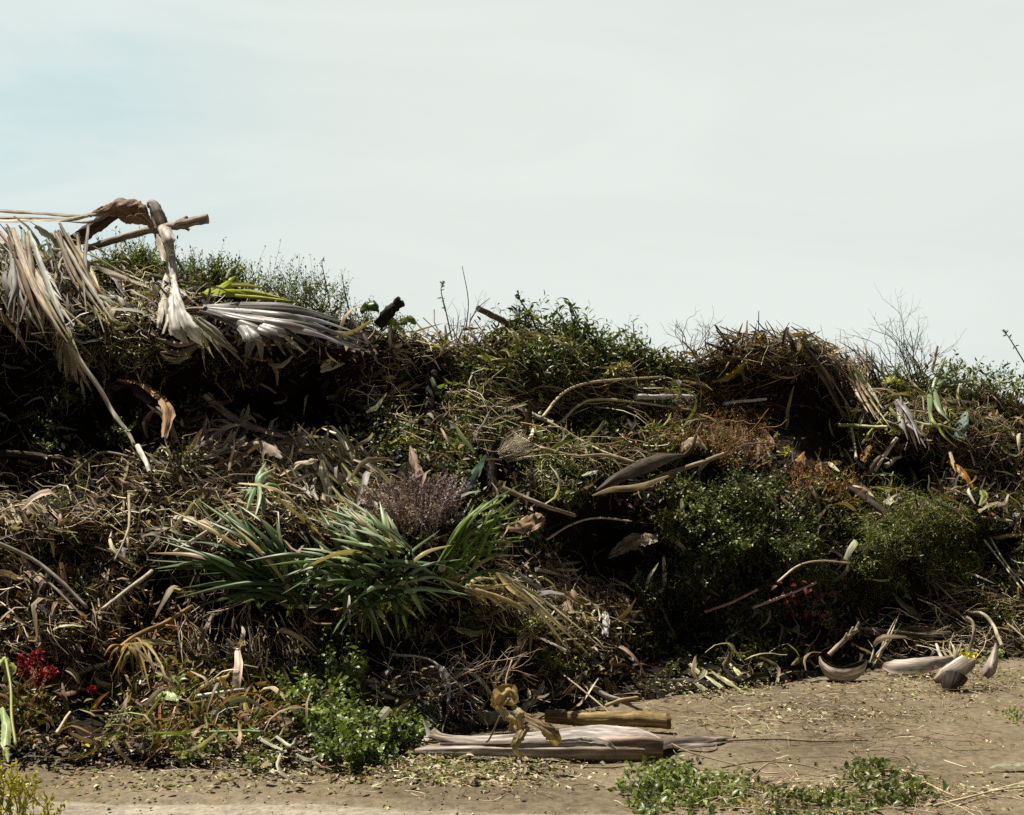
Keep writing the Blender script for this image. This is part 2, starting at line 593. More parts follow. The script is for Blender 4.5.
# hollows (positive, metres deeper) and swellings (negative): px, py, rx, ry, depth
HOLLOW = [(30, 395, 62, 85, .9), (120, 425, 45, 42, .6), (190, 385, 40, 26, .5), (288, 402, 72, 38, .85), (20, 490, 60, 24, .4), (400, 372, 30, 36, .4), (500, 470, 30, 26, .4), (520, 395, 22, 22, .3), (690, 470, 34, 18, .35), (740, 585, 30, 26, .4), (860, 590, 30, 22, .4), (905, 470, 30, 22, .4), (70, 560, 40, 22, .35), (170, 580, 40, 18, .35), (480, 650, 40, 24, .4), (150, 640, 30, 18, .35), (660, 380, 30, 14, .3), (840, 440, 40, 22, .4), (395, 640, 90, 30, .3), (590, 560, 60, 40, .6),
          (675, 655, 40, 45, .6), (95, 715, 60, 45, .55), (560, 415, 60, 30, .35), (790, 400, 75, 30, .55), (255, 625, 50, 30, .4),
          (985, 560, 40, 30, .5), (430, 400, 40, 60, .4), (960, 620, 100, 26, .2), (500, 690, 90, 25, .35), (630, 420, 50, 20, .3), (760, 640, 60, 40, .3),
          (330, 545, 140, 50, -.12), (560, 640, 60, 30, -.25), (780, 520, 130, 70, -.12), (930, 540, 80, 70, -.08),
          (640, 590, 60, 60, .3), (130, 325, 150, 40, -.3), (330, 345, 120, 25, -.35), (720, 400, 120, 40, .15), (900, 470, 60, 30, .2), (340, 720, 70, 50, -.2),
          (800, 362, 70, 18, -.3), (570, 345, 70, 20, -.2)]
V = np.linspace(0, 1, NV)
dd = foot[None] + APR[None] * (1 - np.exp(-V / .05))[:, None] + (crest - foot - APR)[None] * (.8 * V ** 1.0 + .2 * V ** 5)[:, None]
zz = (H[None] * (V[:, None]))
pyy = HOR - F * (zz - EYE) / dd
PXX = np.broadcast_to(PX[None], dd.shape)
xw = (PXX - 512) / F * dd
edge = np.clip(V * 9, 0, 1)[:, None] * np.clip((1 - V) * 14 + .12, 0, 1)[:, None]
disp = fbm(xw * 1.1 + 20, zz * 1.5 + 4, 5) * .6 + fbm(xw * 3.4, zz * 4.5 + 9, 4) * .55
for (a, b, rx, ry, dp) in HOLLOW:
    q = ((PXX - a) / rx) ** 2 + ((pyy - b) / ry) ** 2
    disp = disp + dp * np.exp(-q ** 1.5 * .7)
dd = dd + disp * edge
zz = zz + (fbm(xw * 3 + 50, dd * 3, 4) * .16) * edge + np.where(V[:, None] > .93, fbm(xw * 6, dd * 2, 3) * .12, 0)
zz[0] = -.2
front = np.stack([(PXX - 512) / F * dd, dd, zz], -1)
# the top runs back and falls to the ground behind
tb = np.linspace(0, 1, NB + 1)[1:]
bd = front[-1, :, 1][None] + 5.5 * tb[:, None]
bx = front[-1, :, 0][None] + 0 * bd
bz = front[-1, :, 2][None] * (1 - tb[:, None] ** 1.6) + (fbm(bx * 1.2, bd * 1.2, 4) * .35) * np.sin(np.pi * tb)[:, None] - .1 * tb[:, None] - .04
back = np.stack([bx, bd, bz], -1)
grid = np.concatenate([front, back], 0)
nv, nx = grid.shape[:2]
gi = np.arange(nv * nx).reshape(nv, nx)
hm = Mesh()
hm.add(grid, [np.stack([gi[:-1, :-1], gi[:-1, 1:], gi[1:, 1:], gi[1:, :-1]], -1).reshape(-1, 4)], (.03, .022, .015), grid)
kind(hm.build('debris_mound', M_CORE, base=(0, 10, 0)), 'stuff', 'dark rotting body of the green waste heap under everything')

# depth map of the front surface, two pixels a cell, for finding where a pixel's ray meets the heap
DX0, DY0, DW, DH = -400, 150, 900, 340
DM = np.full((DH, DW), np.inf)
fpy = HOR - F * (front[..., 2] - EYE) / front[..., 1]
fdd = front[..., 1]
for c in range(DW):
    px = DX0 + 2 * c
    ci = (px - PX[0]) / 4.0
    i0 = int(min(max(ci, 0), nx - 2)); fr = ci - i0
    py = fpy[:, i0] * (1 - fr) + fpy[:, i0 + 1] * fr
    de = fdd[:, i0] * (1 - fr) + fdd[:, i0 + 1] * fr
    k = 6
    tt = np.linspace(0, 1, k, endpoint=False)
    pf = (py[:-1, None] * (1 - tt) + py[1:, None] * tt).ravel()
    df = (de[:-1, None] * (1 - tt) + de[1:, None] * tt).ravel()
    r_ = np.round((pf - DY0) / 2).astype(int)
    ok = (r_ >= 0) & (r_ < DH)
    np.minimum.at(DM[:, c], r_[ok], df[ok])
    hit = np.isfinite(DM[:, c])
    rows = np.arange(DH)
    if hit.any():
        lo, hi = rows[hit].min(), rows[hit].max()
        DM[:, c] = np.interp(rows, rows[hit], DM[hit, c])
        below = rows > hi
        DM[below, c] = ground_d(DY0 + 2 * rows[below])
def dep(px, py):
    c = np.clip(np.round((np.asarray(px, float) - DX0) / 2).astype(int), 0, DW - 1)
    r_ = np.clip(np.round((np.asarray(py, float) - DY0) / 2).astype(int), 0, DH - 1)
    return DM[r_, c]
def P(px, py, off=0.0):
    """point on the heap or the ground in front of it, off metres nearer the viewer"""
    return W(px, py, dep(px, py) - off)
def smooth_d(px, py, off, keep=.3):
    d = np.array([float(dep(x, y)) - o for x, y, o in zip(px, py, off)])
    if len(d) < 2:
        return d
    s = np.concatenate([[0], np.cumsum(np.hypot(np.diff(px), np.diff(py)))])
    k = np.polyfit(s, d, 1) if len(d) > 2 else np.array([(d[-1] - d[0]) / max(s[-1], 1e-6), d[0]])
    L_ = max(s[-1], 1e-6) / F * d.mean()
    k[0] = np.clip(k[0] * s[-1], -1.1 * L_, 1.1 * L_) / max(s[-1], 1e-6)
    lin = k[0] * (s - s.mean()) + d.mean()
    q = keep * d + (1 - keep) * lin
    return q - .75 * max(0, (q - d).max())
def way(pts):
    pts = [p if len(p) == 3 else (p[0], p[1], 0.0) for p in pts]
    px, py, of = zip(*pts)
    return list(W(px, py, smooth_d(px, py, of)))
def G(px, py, z=0.0):
    d = ground_d(py)
    p = W(px, py, d)
    p[..., 2] = z
    return p
def m_px(px, py, n):
    return n * float(dep(px, py)) / F
# ------------------------------------------------------------------ ground
def gz(X, Y):
    """height of the bare earth: shallow swells, two worn ruts at the lower left"""
    X, Y = np.asarray(X, float), np.asarray(Y, float)
    near = (np.abs(X) < 12) & (Y > 3) & (Y < 14)
    Z = fbm(X * 1.1, Y * 2.6, 5) * .06 + fbm(X * 5 + 9, Y * 9, 4) * .025 - .015
    for yc, wd in ((6.95, .09), (7.2, .05), (6.7, .07)):
        Z = Z - .03 * np.exp(-((Y + .13 * X - yc - .1 * fbm(X * .8, X * 0 + yc, 3)) / wd) ** 2) * (1 - np.clip((X - .2) / 1.5, 0, 1))
    return np.where(near, Z, 0)
def G(px, py, z=0.0):
    d = ground_d(py)
    p = W(px, py, d)
    p[..., 2] = z + gz(p[..., 0], p[..., 1])
    return p
def ground():
    xs = np.concatenate([[-900, -300, -100, -40, -16], np.linspace(-9, 9, 361), [16, 40, 100, 300, 900]])
    ys = np.concatenate([[-300, -60, -10, 0, 3], np.linspace(4.5, 13, 260), [20, 60, 300, 1500]])
    X, Y = np.meshgrid(xs, ys)
    Z = gz(X, Y)
    g = np.stack([X, Y, Z], -1)
    i = np.arange(X.size).reshape(X.shape)
    m = Mesh()
    m.add(g, [np.stack([i[:-1, :-1], i[:-1, 1:], i[1:, 1:], i[1:, :-1]], -1).reshape(-1, 4)], (.2, .15, .1), g)
    kind(m.build('ground', M_GROUND, base=(0, 0, 0)), 'structure')
ground()

# ------------------------------------------------------------------ litter: what nobody could count
def ell(cx, cy, rx, ry, n, soft=False):
    if soft:
        return cx + rx * rng.normal(size=n) * .6, cy + ry * rng.normal(size=n) * .6
    a = rng.random(n) * 2 * pi
    r_ = np.sqrt(rng.random(n))
    return cx + rx * r_ * np.cos(a), cy + ry * r_ * np.sin(a)
def sprigs(fm, sm, cx, cy, rx, ry, n, leaf, pal, thick, lw=.5, per=10, slen=.16, stem=STRAW[3:], rad=.0016, lean=(0, -.25, .5), fold=.2, bend=.2, ang=(35, 75), shape=None, spr=.9):
    """leafy shoots that fill a dome standing on the heap's surface"""
    x, y = ell(0, 0, 1, 1, n)
    rr = np.sqrt(x * x + y * y)
    px, py = cx + rx * x, cy + ry * y
    dome = np.sqrt(np.maximum(1 - rr ** 2, 0))
    o = thick * (dome * (.35 + .65 * rng.random(n) ** .6)) + .02
    tip = W(px, py, dep(px, py) - o)
    c0 = P(cx, cy + ry * .4, 0)
    d = nrm(nrm(tip - c0) * .8 + np.array(lean) + rng.normal(size=(n, 3)) * .45 * spr)
    ln = slen * rng.uniform(.6, 1.3, n)
    K = per
    t = np.linspace(.12, 1, K)
    bend_v = rng.normal(size=(n, 3)) * .25
    base = tip - d * (ln * .7)[:, None]
    pos = base[:, None] + d[:, None] * (ln[:, None] * t[None])[..., None] + (bend_v * ln[:, None])[:, None] * (t ** 2)[None, :, None]
    side_ = nrm(np.cross(d, rng.normal(size=(n, 3))))
    up_ = np.cross(side_, d)
    az = rng.random((n, 1)) * 6.28 + np.arange(K)[None] * 2.4
    a = np.radians(rng.uniform(ang[0], ang[1], (n, K)))
    rad_dir = side_[:, None] * np.cos(az)[..., None] + up_[:, None] * np.sin(az)[..., None]
    ld = d[:, None] * np.cos(a)[..., None] + rad_dir * np.sin(a)[..., None]
    l_ = leaf * rng.uniform(.6, 1.25, (n, K)) * (1.05 - .35 * t)[None]
    keep = rng.random((n, K)) < .92
    N_ = nrm(vec(0, -.2, .9) + rng.normal(size=(n, K, 3)) * .5)
    tone = np.repeat(pick(pal, n, .25), K, 0).reshape(n, K, 3) * (1 + .25 * (rng.random((n, K, 1)) - .5))
    fm.leaves(pos[keep], ld[keep], N_[keep], l_[keep], (l_ * lw * rng.uniform(.8, 1.2, l_.shape))[keep], tone[keep], bend, fold)
    if sm is not None:
        ctr = (base + pos[:, -1]) / 2
        sm.sticks(ctr, pos[:, -1] - base, np.linalg.norm(pos[:, -1] - base, axis=1) * 1.08, rad * rng.uniform(.7, 1.4, n), pick(stem, n), .12, 'tube', .02)
def slope_dirs(n, ang=None, spread=180, out=.45):
    """directions lying in the heap's slope; ang in degrees in the picture sense (0 right, 90 up)"""
    a = np.radians((0 if ang is None else ang) + (rng.random(n) * 2 - 1) * spread)
    d = np.stack([np.cos(a), .55 * np.sin(a), .85 * np.sin(a)], -1)
    return nrm(d + rng.normal(size=(n, 3)) * np.array([.2, out, .25]))
# deep pockets of sparse litter, near-black core stands for shade: px, py, rx, ry
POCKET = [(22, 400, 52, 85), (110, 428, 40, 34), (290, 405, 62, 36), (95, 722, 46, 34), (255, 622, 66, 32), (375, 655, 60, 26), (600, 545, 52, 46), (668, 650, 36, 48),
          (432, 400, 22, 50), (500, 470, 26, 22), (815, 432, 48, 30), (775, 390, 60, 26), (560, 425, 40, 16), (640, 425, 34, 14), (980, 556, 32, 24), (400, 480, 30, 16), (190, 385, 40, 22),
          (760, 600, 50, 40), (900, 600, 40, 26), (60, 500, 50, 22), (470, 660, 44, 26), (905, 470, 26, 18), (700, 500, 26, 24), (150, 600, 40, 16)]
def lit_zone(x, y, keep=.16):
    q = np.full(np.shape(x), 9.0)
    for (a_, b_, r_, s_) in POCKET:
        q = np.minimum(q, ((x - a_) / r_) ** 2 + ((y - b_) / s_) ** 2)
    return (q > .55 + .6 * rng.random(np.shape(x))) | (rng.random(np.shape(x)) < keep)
def under_sky(x, y):
    return y > np.interp(x, sky_px, sky_py) - 4

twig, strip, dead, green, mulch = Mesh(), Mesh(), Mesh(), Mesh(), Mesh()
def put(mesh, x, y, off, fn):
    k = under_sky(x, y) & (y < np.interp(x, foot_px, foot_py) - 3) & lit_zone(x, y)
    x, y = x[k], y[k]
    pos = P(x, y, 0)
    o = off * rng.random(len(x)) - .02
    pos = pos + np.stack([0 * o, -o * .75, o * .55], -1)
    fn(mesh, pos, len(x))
def twigs(cx, cy, rx, ry, n, ln=(.12, .45), rad=(.0016, .0045), pal=STRAW, ang=None, spread=180, off=.12, bend=.25, wig=.07):
    x, y = ell(cx, cy, rx, ry, int(n * (.5 if n < 2000 else 1)))
    rad = (rad[0] * 1.15, rad[1] * 1.3)
    put(twig, x, y, off, lambda m, p, k: m.sticks(p, slope_dirs(k, ang, spread), rng.uniform(*ln, k), rng.uniform(*rad, k), pick(pal, k), bend, 'tube', wig))
def strips(cx, cy, rx, ry, n, ln=(.12, .4), wd=(.003, .010), pal=STRAW, ang=None, spread=180, off=.12, bend=.3, wig=.05):
    x, y = ell(cx, cy, rx, ry, n)
    wd = (wd[0] * 1.2, wd[1] * 1.5)
    put(strip, x, y, off, lambda m, p, k: m.sticks(p, slope_dirs(k, ang, spread), rng.uniform(*ln, k), rng.uniform(*wd, k), pick(pal, k), bend, 'strip', wig))
def deads(cx, cy, rx, ry, n, ln=(.025, .07), pal=BROWN, off=.08):
    x, y = ell(cx, cy, rx, ry, n)
    def f(m, p, k):
        l_ = rng.uniform(*ln, k)
        m.leaves(p, rng.normal(size=(k, 3)) + vec(0, -.2, -.3), nrm(rng.normal(size=(k, 3)) + vec(0, -.5, .8)), l_, l_ * rng.uniform(.25, .6, k), pick(pal, k), .3, .4)
    put(dead, x, y, off, f)
def greens(cx, cy, rx, ry, n, ln=(.02, .045), pal=GREEN, off=.1):
    x, y = ell(cx, cy, rx, ry, n)
    def f(m, p, k):
        l_ = rng.uniform(*ln, k)
        m.leaves(p, rng.normal(size=(k, 3)) + vec(0, -.4, 0), nrm(rng.normal(size=(k, 3)) * .8 + vec(0, -.3, .9)), l_, l_ * rng.uniform(.35, .6, k), pick(pal, k), .2, .2)
    put(green, x, y, off, f)

# everywhere, dark and fine
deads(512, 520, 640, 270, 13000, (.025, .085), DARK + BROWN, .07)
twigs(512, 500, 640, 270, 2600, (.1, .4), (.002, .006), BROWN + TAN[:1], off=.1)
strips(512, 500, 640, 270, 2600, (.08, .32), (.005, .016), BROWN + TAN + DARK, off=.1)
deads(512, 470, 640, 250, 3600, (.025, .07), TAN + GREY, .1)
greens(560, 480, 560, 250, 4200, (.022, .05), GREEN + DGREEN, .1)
for sx_ in (-190, 1190):      # the heap goes on to either side of the view
    deads(sx_, 480, 230, 270, 4200, (.025, .085), BROWN + DARK + TAN, .1)
    twigs(sx_, 480, 230, 270, 1900, (.1, .4), (.002, .006), BROWN + TAN, off=.12)
    strips(sx_, 480, 230, 270, 1100, (.1, .4), (.005, .016), STRAW + TAN + BROWN, off=.14)
    greens(sx_, 480, 230, 270, 2600, (.025, .05), GREEN + DGREEN, .14)
# by region
strips(70, 296, 130, 44, 420, (.2, .5), (.004, .012), STRAW + GREY, -35, 30, .12)
strips(35, 298, 50, 44, 200, (.25, .6), (.005, .013), GREY + STRAW, -70, 18, .16)
twigs(100, 316, 110, 42, 420, (.15, .4), (.002, .005), STRAW + GREY, -25, 50, .15, .5, .1)
deads(110, 330, 110, 50, 900, (.03, .075), TAN + BROWN + GREY, .2)
strips(90, 370, 60, 30, 60, (.12, .3), (.006, .014), STRAW, -80, 30, .15)
twigs(150, 520, 170, 55, 1500, (.12, .42), (.0018, .005), TAN + STRAW + BROWN, -30, 50, .15, .4, .1)
strips(150, 520, 170, 55, 700, (.1, .35), (.003, .009), TAN + STRAW + BROWN, -35, 40, .15)
deads(160, 500, 170, 60, 1000, (.025, .06), TAN + BROWN, .12)
strips(250, 460, 70, 30, 320, (.1, .3), (.004, .012), TAN + GREY + [(.3, .24, .22)], 30, 50, .15)
strips(330, 500, 60, 45, 330, (.15, .5), (.004, .012), STRAW + [(.55, .52, .42)], -50, 22, .15, .2)
twigs(345, 500, 70, 50, 300, (.12, .4), (.002, .005), STRAW, -45, 40, .15)
twigs(40, 620, 110, 50, 900, (.12, .4), (.002, .005), TAN + STRAW + BROWN, -45, 50, .15)
strips(40, 610, 110, 60, 500, (.1, .35), (.003, .008), TAN + BROWN, -50, 40, .15)
twigs(250, 640, 70, 50, 520, (.12, .45), (.002, .0045), STRAW + TAN, -65, 30, .18, .3)
deads(130, 660, 80, 35, 700, (.02, .06), ORANGE + TAN, .12)
strips(140, 650, 60, 35, 170, (.1, .3), (.003, .008), ORANGE + [(.34, .2, .05)], -40, 60, .15, .6)
# middle
twigs(470, 385, 110, 55, 800, (.12, .5), (.0016, .0045), STRAW + TAN, -20, 60, .2, .35, .09)
strips(480, 370, 100, 40, 300, (.12, .4), (.003, .008), STRAW + TAN, -15, 60, .2)
deads(420, 400, 100, 60, 1000, (.02, .05), TAN + BROWN, .15)
twigs(560, 430, 120, 50, 500, (.15, .55), (.0018, .005), STRAW + TAN, -20, 35, .2, .3)
strips(590, 400, 100, 30, 300, (.15, .5), (.003, .008), STRAW + TAN, -8, 25, .2)
greens(560, 390, 130, 60, 2600, (.03, .07), GREEN + LGREEN, .22)
deads(560, 400, 140, 60, 1200, (.03, .08), BROWN + TAN + DARK, .2)
greens(420, 420, 90, 60, 900, (.025, .05), GREEN + DGREEN, .2)
greens(450, 410, 80, 60, 1000, (.018, .04), GREEN + LGREEN, .18)
twigs(555, 470, 60, 30, 400, (.06, .2), (.0018, .004), STRAW + LGREEN, None, 180, .14, .5)
deads(690, 430, 80, 45, 2200, (.014, .035), ORANGE + BROWN, .2)
twigs(690, 430, 90, 45, 900, (.08, .3), (.0012, .003), ORANGE + BROWN + TAN, None, 180, .2)
deads(690, 340, 60, 22, 900, (.02, .05), BROWN + [(.14, .06, .05)] + TAN, .15)
twigs(690, 345, 60, 25, 500, (.1, .35), (.0015, .004), BROWN + [(.16, .08, .06)], 60, 50, .15)
# thatch on the crest at the right
strips(790, 352, 75, 20, 520, (.2, .5), (.002, .006), TAN + BROWN + STRAW[2:], -35, 35, .22, .25)
strips(845, 380, 30, 45, 420, (.25, .6), (.002, .006), TAN + BROWN + STRAW[2:], -72, 18, .25, .2)
strips(745, 375, 50, 22, 260, (.2, .5), (.002, .006), TAN + BROWN, 25, 35, .2, .25)
twigs(780, 395, 80, 30, 600, (.1, .4), (.0014, .003), BROWN + TAN, 0, 50, .14)
twigs(780, 365, 80, 25, 200, (.15, .5), (.0012, .0028), TAN + STRAW, 20, 60, .24)
twigs(770, 352, 70, 16, 120, (.2, .5), (.002, .005), BROWN + TAN, 75, 45, .2)
greens(800, 360, 90, 30, 300, (.03, .07), GREEN + YELLOW[:1] + ORANGE[:1], .2)
deads(790, 360, 90, 30, 700, (.04, .1), BROWN + TAN + ORANGE, .24)
strips(760, 356, 70, 18, 90, (.15, .4), (.006, .018), BROWN + TAN, 50, 70, .25, .6)
# right
deads(940, 400, 100, 45, 1300, (.02, .05), TAN + BROWN + STRAW[2:], .15)
twigs(940, 410, 110, 60, 1000, (.1, .4), (.0016, .004), TAN + BROWN + STRAW[2:], None, 180, .18, .45)
strips(930, 410, 100, 55, 420, (.1, .4), (.003, .01), STRAW + TAN + [(.16, .2, .06)], -50, 60, .18)
twigs(985, 480, 60, 60, 900, (.08, .3), (.0016, .004), BROWN + TAN + [(.2, .13, .1)], None, 180, .15, .7, .12)
strips(980, 570, 60, 60, 330, (.1, .4), (.003, .008), TAN + STRAW + GREEN, -45, 60, .15)
twigs(960, 630, 80, 35, 600, (.1, .4), (.0016, .0045), TAN + STRAW + BROWN, -10, 50, .18)
greens(960, 390, 80, 40, 700, (.02, .05), GREEN + LGREEN, .15)
greens(990, 600, 45, 45, 600, (.02, .045), GREEN + LGREEN, .15)
# low middle
twigs(540, 620, 90, 60, 600, (.12, .45), (.0016, .0045), STRAW + TAN, -40, 50, .2, .3)
strips(545, 610, 80, 55, 420, (.1, .35), (.003, .01), STRAW + TAN, -45, 45, .2)
greens(550, 640, 80, 50, 1000, (.018, .04), LGREEN + GREEN, .15)
deads(540, 640, 100, 60, 1500, (.03, .09), TAN + STRAW + BROWN, .2)
deads(250, 640, 120, 60, 900, (.03, .08), BROWN + TAN, .15)
deads(60, 620, 110, 70, 1500, (.03, .09), BROWN + TAN + ORANGE, .16)
twigs(450, 680, 70, 40, 330, (.15, .5), (.0015, .0035), GREY + TAN, -50, 60, .2)
greens(720, 560, 120, 110, 1500, (.016, .03), DGREEN, .1)
GT = np.random.default_rng(77)
def clumps(n, x0, x1, y0, y1, leaf, pals, shoots=(5, 12), size=(10, 26), lw=(.3, .65), thick=.16):
    for k in range(n):
        cx, cy = GT.uniform(x0, x1), GT.uniform(y0, y1)
        if not under_sky(cx, cy - 6) or not lit_zone(np.array([cx]), np.array([cy]), 0)[0] or cy > np.interp(cx, foot_px, foot_py) - 8:
            continue
        s_ = GT.uniform(*size)
        sprigs(green, twig, cx, cy, s_, s_ * .7, int(GT.integers(*shoots)), GT.uniform(*leaf), pals[GT.integers(len(pals))], thick, GT.uniform(*lw), 9, GT.uniform(.1, .22), [(.12, .1, .05), (.2, .16, .08), (.08, .07, .03)], .0017)
GP = [GREEN, LGREEN, DGREEN + GREEN[:1], GREEN + LGREEN, LGREEN + YELLOW[:1]]
clumps(60, 420, 720, 340, 470, (.035, .08), GP)
clumps(60, 380, 700, 400, 690, (.03, .07), GP)
clumps(46, 640, 1040, 380, 660, (.03, .07), GP)
clumps(34, -20, 420, 300, 600, (.028, .055), GP[:3], (4, 8))
clumps(40, -20, 420, 600, 765, (.035, .07), GP + [YELLOW[1:2] + LGREEN], (5, 12))
clumps(26, 860, 1040, 380, 480, (.04, .09), GP, lw=(.22, .4))
# tawny shredded leaves and strap ends standing out of the tangle, all over
deads(460, 500, 580, 230, 800, (.05, .11), TAN + STRAW[2:] + BROWN[:2] + GREY, .24)
strips(512, 510, 640, 250, 900, (.15, .4), (.006, .018), TAN + STRAW + BROWN[:2] + GREY, -30, 120, .24, .5)
strips(560, 400, 160, 60, 260, (.12, .35), (.005, .012), GREEN + LGREEN, 40, 80, .24, .4)
strips(930, 450, 120, 90, 260, (.12, .35), (.005, .012), GREEN + LGREEN + STRAW, 10, 120, .22, .4)
strips(150, 715, 170, 45, 420, (.1, .35), (.004, .012), ORANGE + STRAW + TAN + LGREEN, None, 180, .2, .5)
deads(130, 715, 150, 40, 900, (.03, .09), ORANGE + TAN + BROWN + YELLOW[:1], .2)
greens(180, 715, 150, 45, 700, (.03, .06), LGREEN + GREEN, .2)
twigs(180, 715, 160, 45, 260, (.15, .4), (.002, .005), TAN + STRAW + ORANGE, None, 180, .2)
kind(twig.build('twig_debris', M_TWIG, base=(0, 9, 0)), 'stuff', 'tangle of thin dry twigs and stems all over the heap')
kind(strip.build('straw_debris', M_DRY, base=(0, 9, 0)), 'stuff', 'dry straw and shredded palm strips strewn over the heap')
kind(dead.build('leaf_debris', M_DRY, base=(0, 9, 0)), 'stuff', 'small dead brown leaves covering the heap')
kind(green.build('weed_foliage', M_LEAF, base=(0, 9, 0)), 'stuff', 'small green weed leaves scattered through the heap')

# fallen leaves, chips and stems on the bare ground at the heap's foot
def ground_litter():
    m, g, t = Mesh(), Mesh(), Mesh()
    def area(cx, cy, rx, ry, n, ln, pal, mesh, soft=True, lift=.012):
        x, y = ell(cx, cy, rx, ry, n, soft)
        k = (y > 640) & (y < 850)
        if not soft or lift < .02:
            gd = ground_d(y)
            k &= fbm((x - 512) / F * gd * 1.7 + 30, gd * 2.2, 4) + .16 * rng.normal(size=len(x)) > .03
        x, y = x[k], y[k]
        p = W(x, y, np.minimum(ground_d(y), dep(x, y)))
        p[:, 2] = np.maximum(p[:, 2] - .03, gz(p[:, 0], p[:, 1])) + lift * rng.random(len(x)) ** 2 + .006
        q = len(x)
        l_ = ln[0] + (ln[1] * 1.25 - ln[0]) * rng.random(q) ** 2.2
        mesh.leaves(p, rng.normal(size=(q, 3)) * vec(1, 1, .2), nrm(rng.normal(size=(q, 3)) * .35 + vec(0, 0, 1)), l_, l_ * rng.uniform(.3, .65, q), pick(pal, q), .3, .3)
    LIT = TAN + STRAW + [(.5, .47, .36), (.3, .3, .12)]
    area(460, 765, 110, 18, 1500, (.015, .05), LIT + LGREEN, m, lift=.03)
    area(420, 755, 60, 14, 500, (.02, .05), LIT + YELLOW[:1] + LGREEN, m, lift=.05)
    area(750, 700, 150, 22, 2860, (.012, .042), LIT + BROWN[:2], m)
    area(700, 685, 60, 12, 900, (.012, .045), LIT + LGREEN, m, lift=.05)
    area(900, 710, 160, 28, 2640, (.01, .032), LIT + BROWN[:2], m)
    area(900, 790, 150, 22, 1320, (.012, .045), LIT + BROWN[:2], m)
    area(600, 775, 260, 30, 500, (.01, .03), LIT + BROWN[:2], m)
    area(230, 740, 110, 20, 1300, (.02, .055), TAN + BROWN + LGREEN[2:] + STRAW[2:], m, lift=.1)
    area(200, 720, 90, 25, 500, (.02, .05), TAN + BROWN + ORANGE, m, lift=.14)
    area(330, 765, 110, 12, 900, (.015, .045), LIT + BROWN, m, lift=.05)
    area(60, 757, 90, 9, 900, (.02, .06), BROWN + DARK + TAN, m, lift=.12)
    area(180, 778, 170, 9, 420, (.012, .04), LIT + LGREEN, m, lift=.04)
    area(200, 790, 250, 20, 260, (.008, .022), LIT, m)
    area(960, 678, 80, 14, 1400, (.012, .04), LIT + LGREEN + BROWN[:2], m, lift=.04)
    kind(m.build('leaf_litter', M_DRY, base=(0, 8, 0)), 'stuff', 'fallen leaf litter strewn over the bare earth')
    def tw(cx, cy, rx, ry, n, ln, rad, pal, lift=.02):
        x, y = ell(cx, cy, rx, ry, n, True)
        k = (y > 650) & (y < 840)
        x, y = x[k], y[k]
        p = W(x, y, np.minimum(ground_d(y), dep(x, y)))
        p[:, 2] = np.maximum(p[:, 2] - .03, gz(p[:, 0], p[:, 1])) + lift * rng.random(len(x)) ** 2 + .006
        q = len(x)
        a = rng.random(q) * 2 * pi
        d = np.stack([np.cos(a), np.sin(a), rng.normal(size=q) * .06], -1)
        t.sticks(p, d, rng.uniform(*ln, q), rng.uniform(*rad, q), pick(pal, q), .15, 'tube', .05)
    tw(740, 715, 200, 30, 420, (.05, .25), (.001, .003), TAN + STRAW + BROWN)
    tw(840, 790, 150, 20, 420, (.06, .35), (.001, .003), TAN + STRAW)
    tw(230, 745, 110, 18, 520, (.08, .3), (.0015, .0045), TAN + STRAW + GREY, .08)
    tw(470, 770, 130, 20, 240, (.05, .2), (.001, .003), TAN + STRAW)
    tw(950, 685, 90, 14, 260, (.06, .3), (.001, .003), TAN + STRAW, .04)
    tw(880, 745, 120, 14, 100, (.06, .3), (.001, .0025), BROWN + TAN)
    kind(t.build('twig_litter', M_TWIG, base=(0, 8, 0)), 'stuff', 'broken twigs and stalks lying on the bare earth')
    # clods and pebbles
    n = 700
    x, y = rng.random(n) * 1100 - 40, 668 + rng.random(n) ** .7 * 160
    keep = y > np.interp(x, foot_px, foot_py) - 4
    x, y = x[keep], y[keep]
    p = G(x, y, .0)
    n = len(x)
    r_ = .003 + .009 * rng.random(n) ** 3
    OCT = np.array([(1, 0, 0), (0, 1, 0), (-1, 0, 0), (0, -1, 0), (0, 0, .7), (0, 0, -.7)], float)
    v = p[:, None] + OCT[None] * r_[:, None, None] * (1 + .5 * (rng.random((n, 6, 1)) - .5)) + vec(0, 0, .012)
    TR = np.array([(0, 1, 4), (1, 2, 4), (2, 3, 4), (3, 0, 4), (1, 0, 5), (2, 1, 5), (3, 2, 5), (0, 3, 5)])
    c = Mesh()
    c.add(v, [(TR[None] + (np.arange(n) * 6)[:, None, None]).reshape(-1, 3)], np.repeat(pick([(.24, .2, .13), (.3, .26, .19), (.18, .14, .09)], n), 6, 0), v)
    kind(c.build('gravel', M_WOOD, base=(0, 8, 0)), 'stuff', 'small clods and pebbles on the bare earth')
ground_litter()

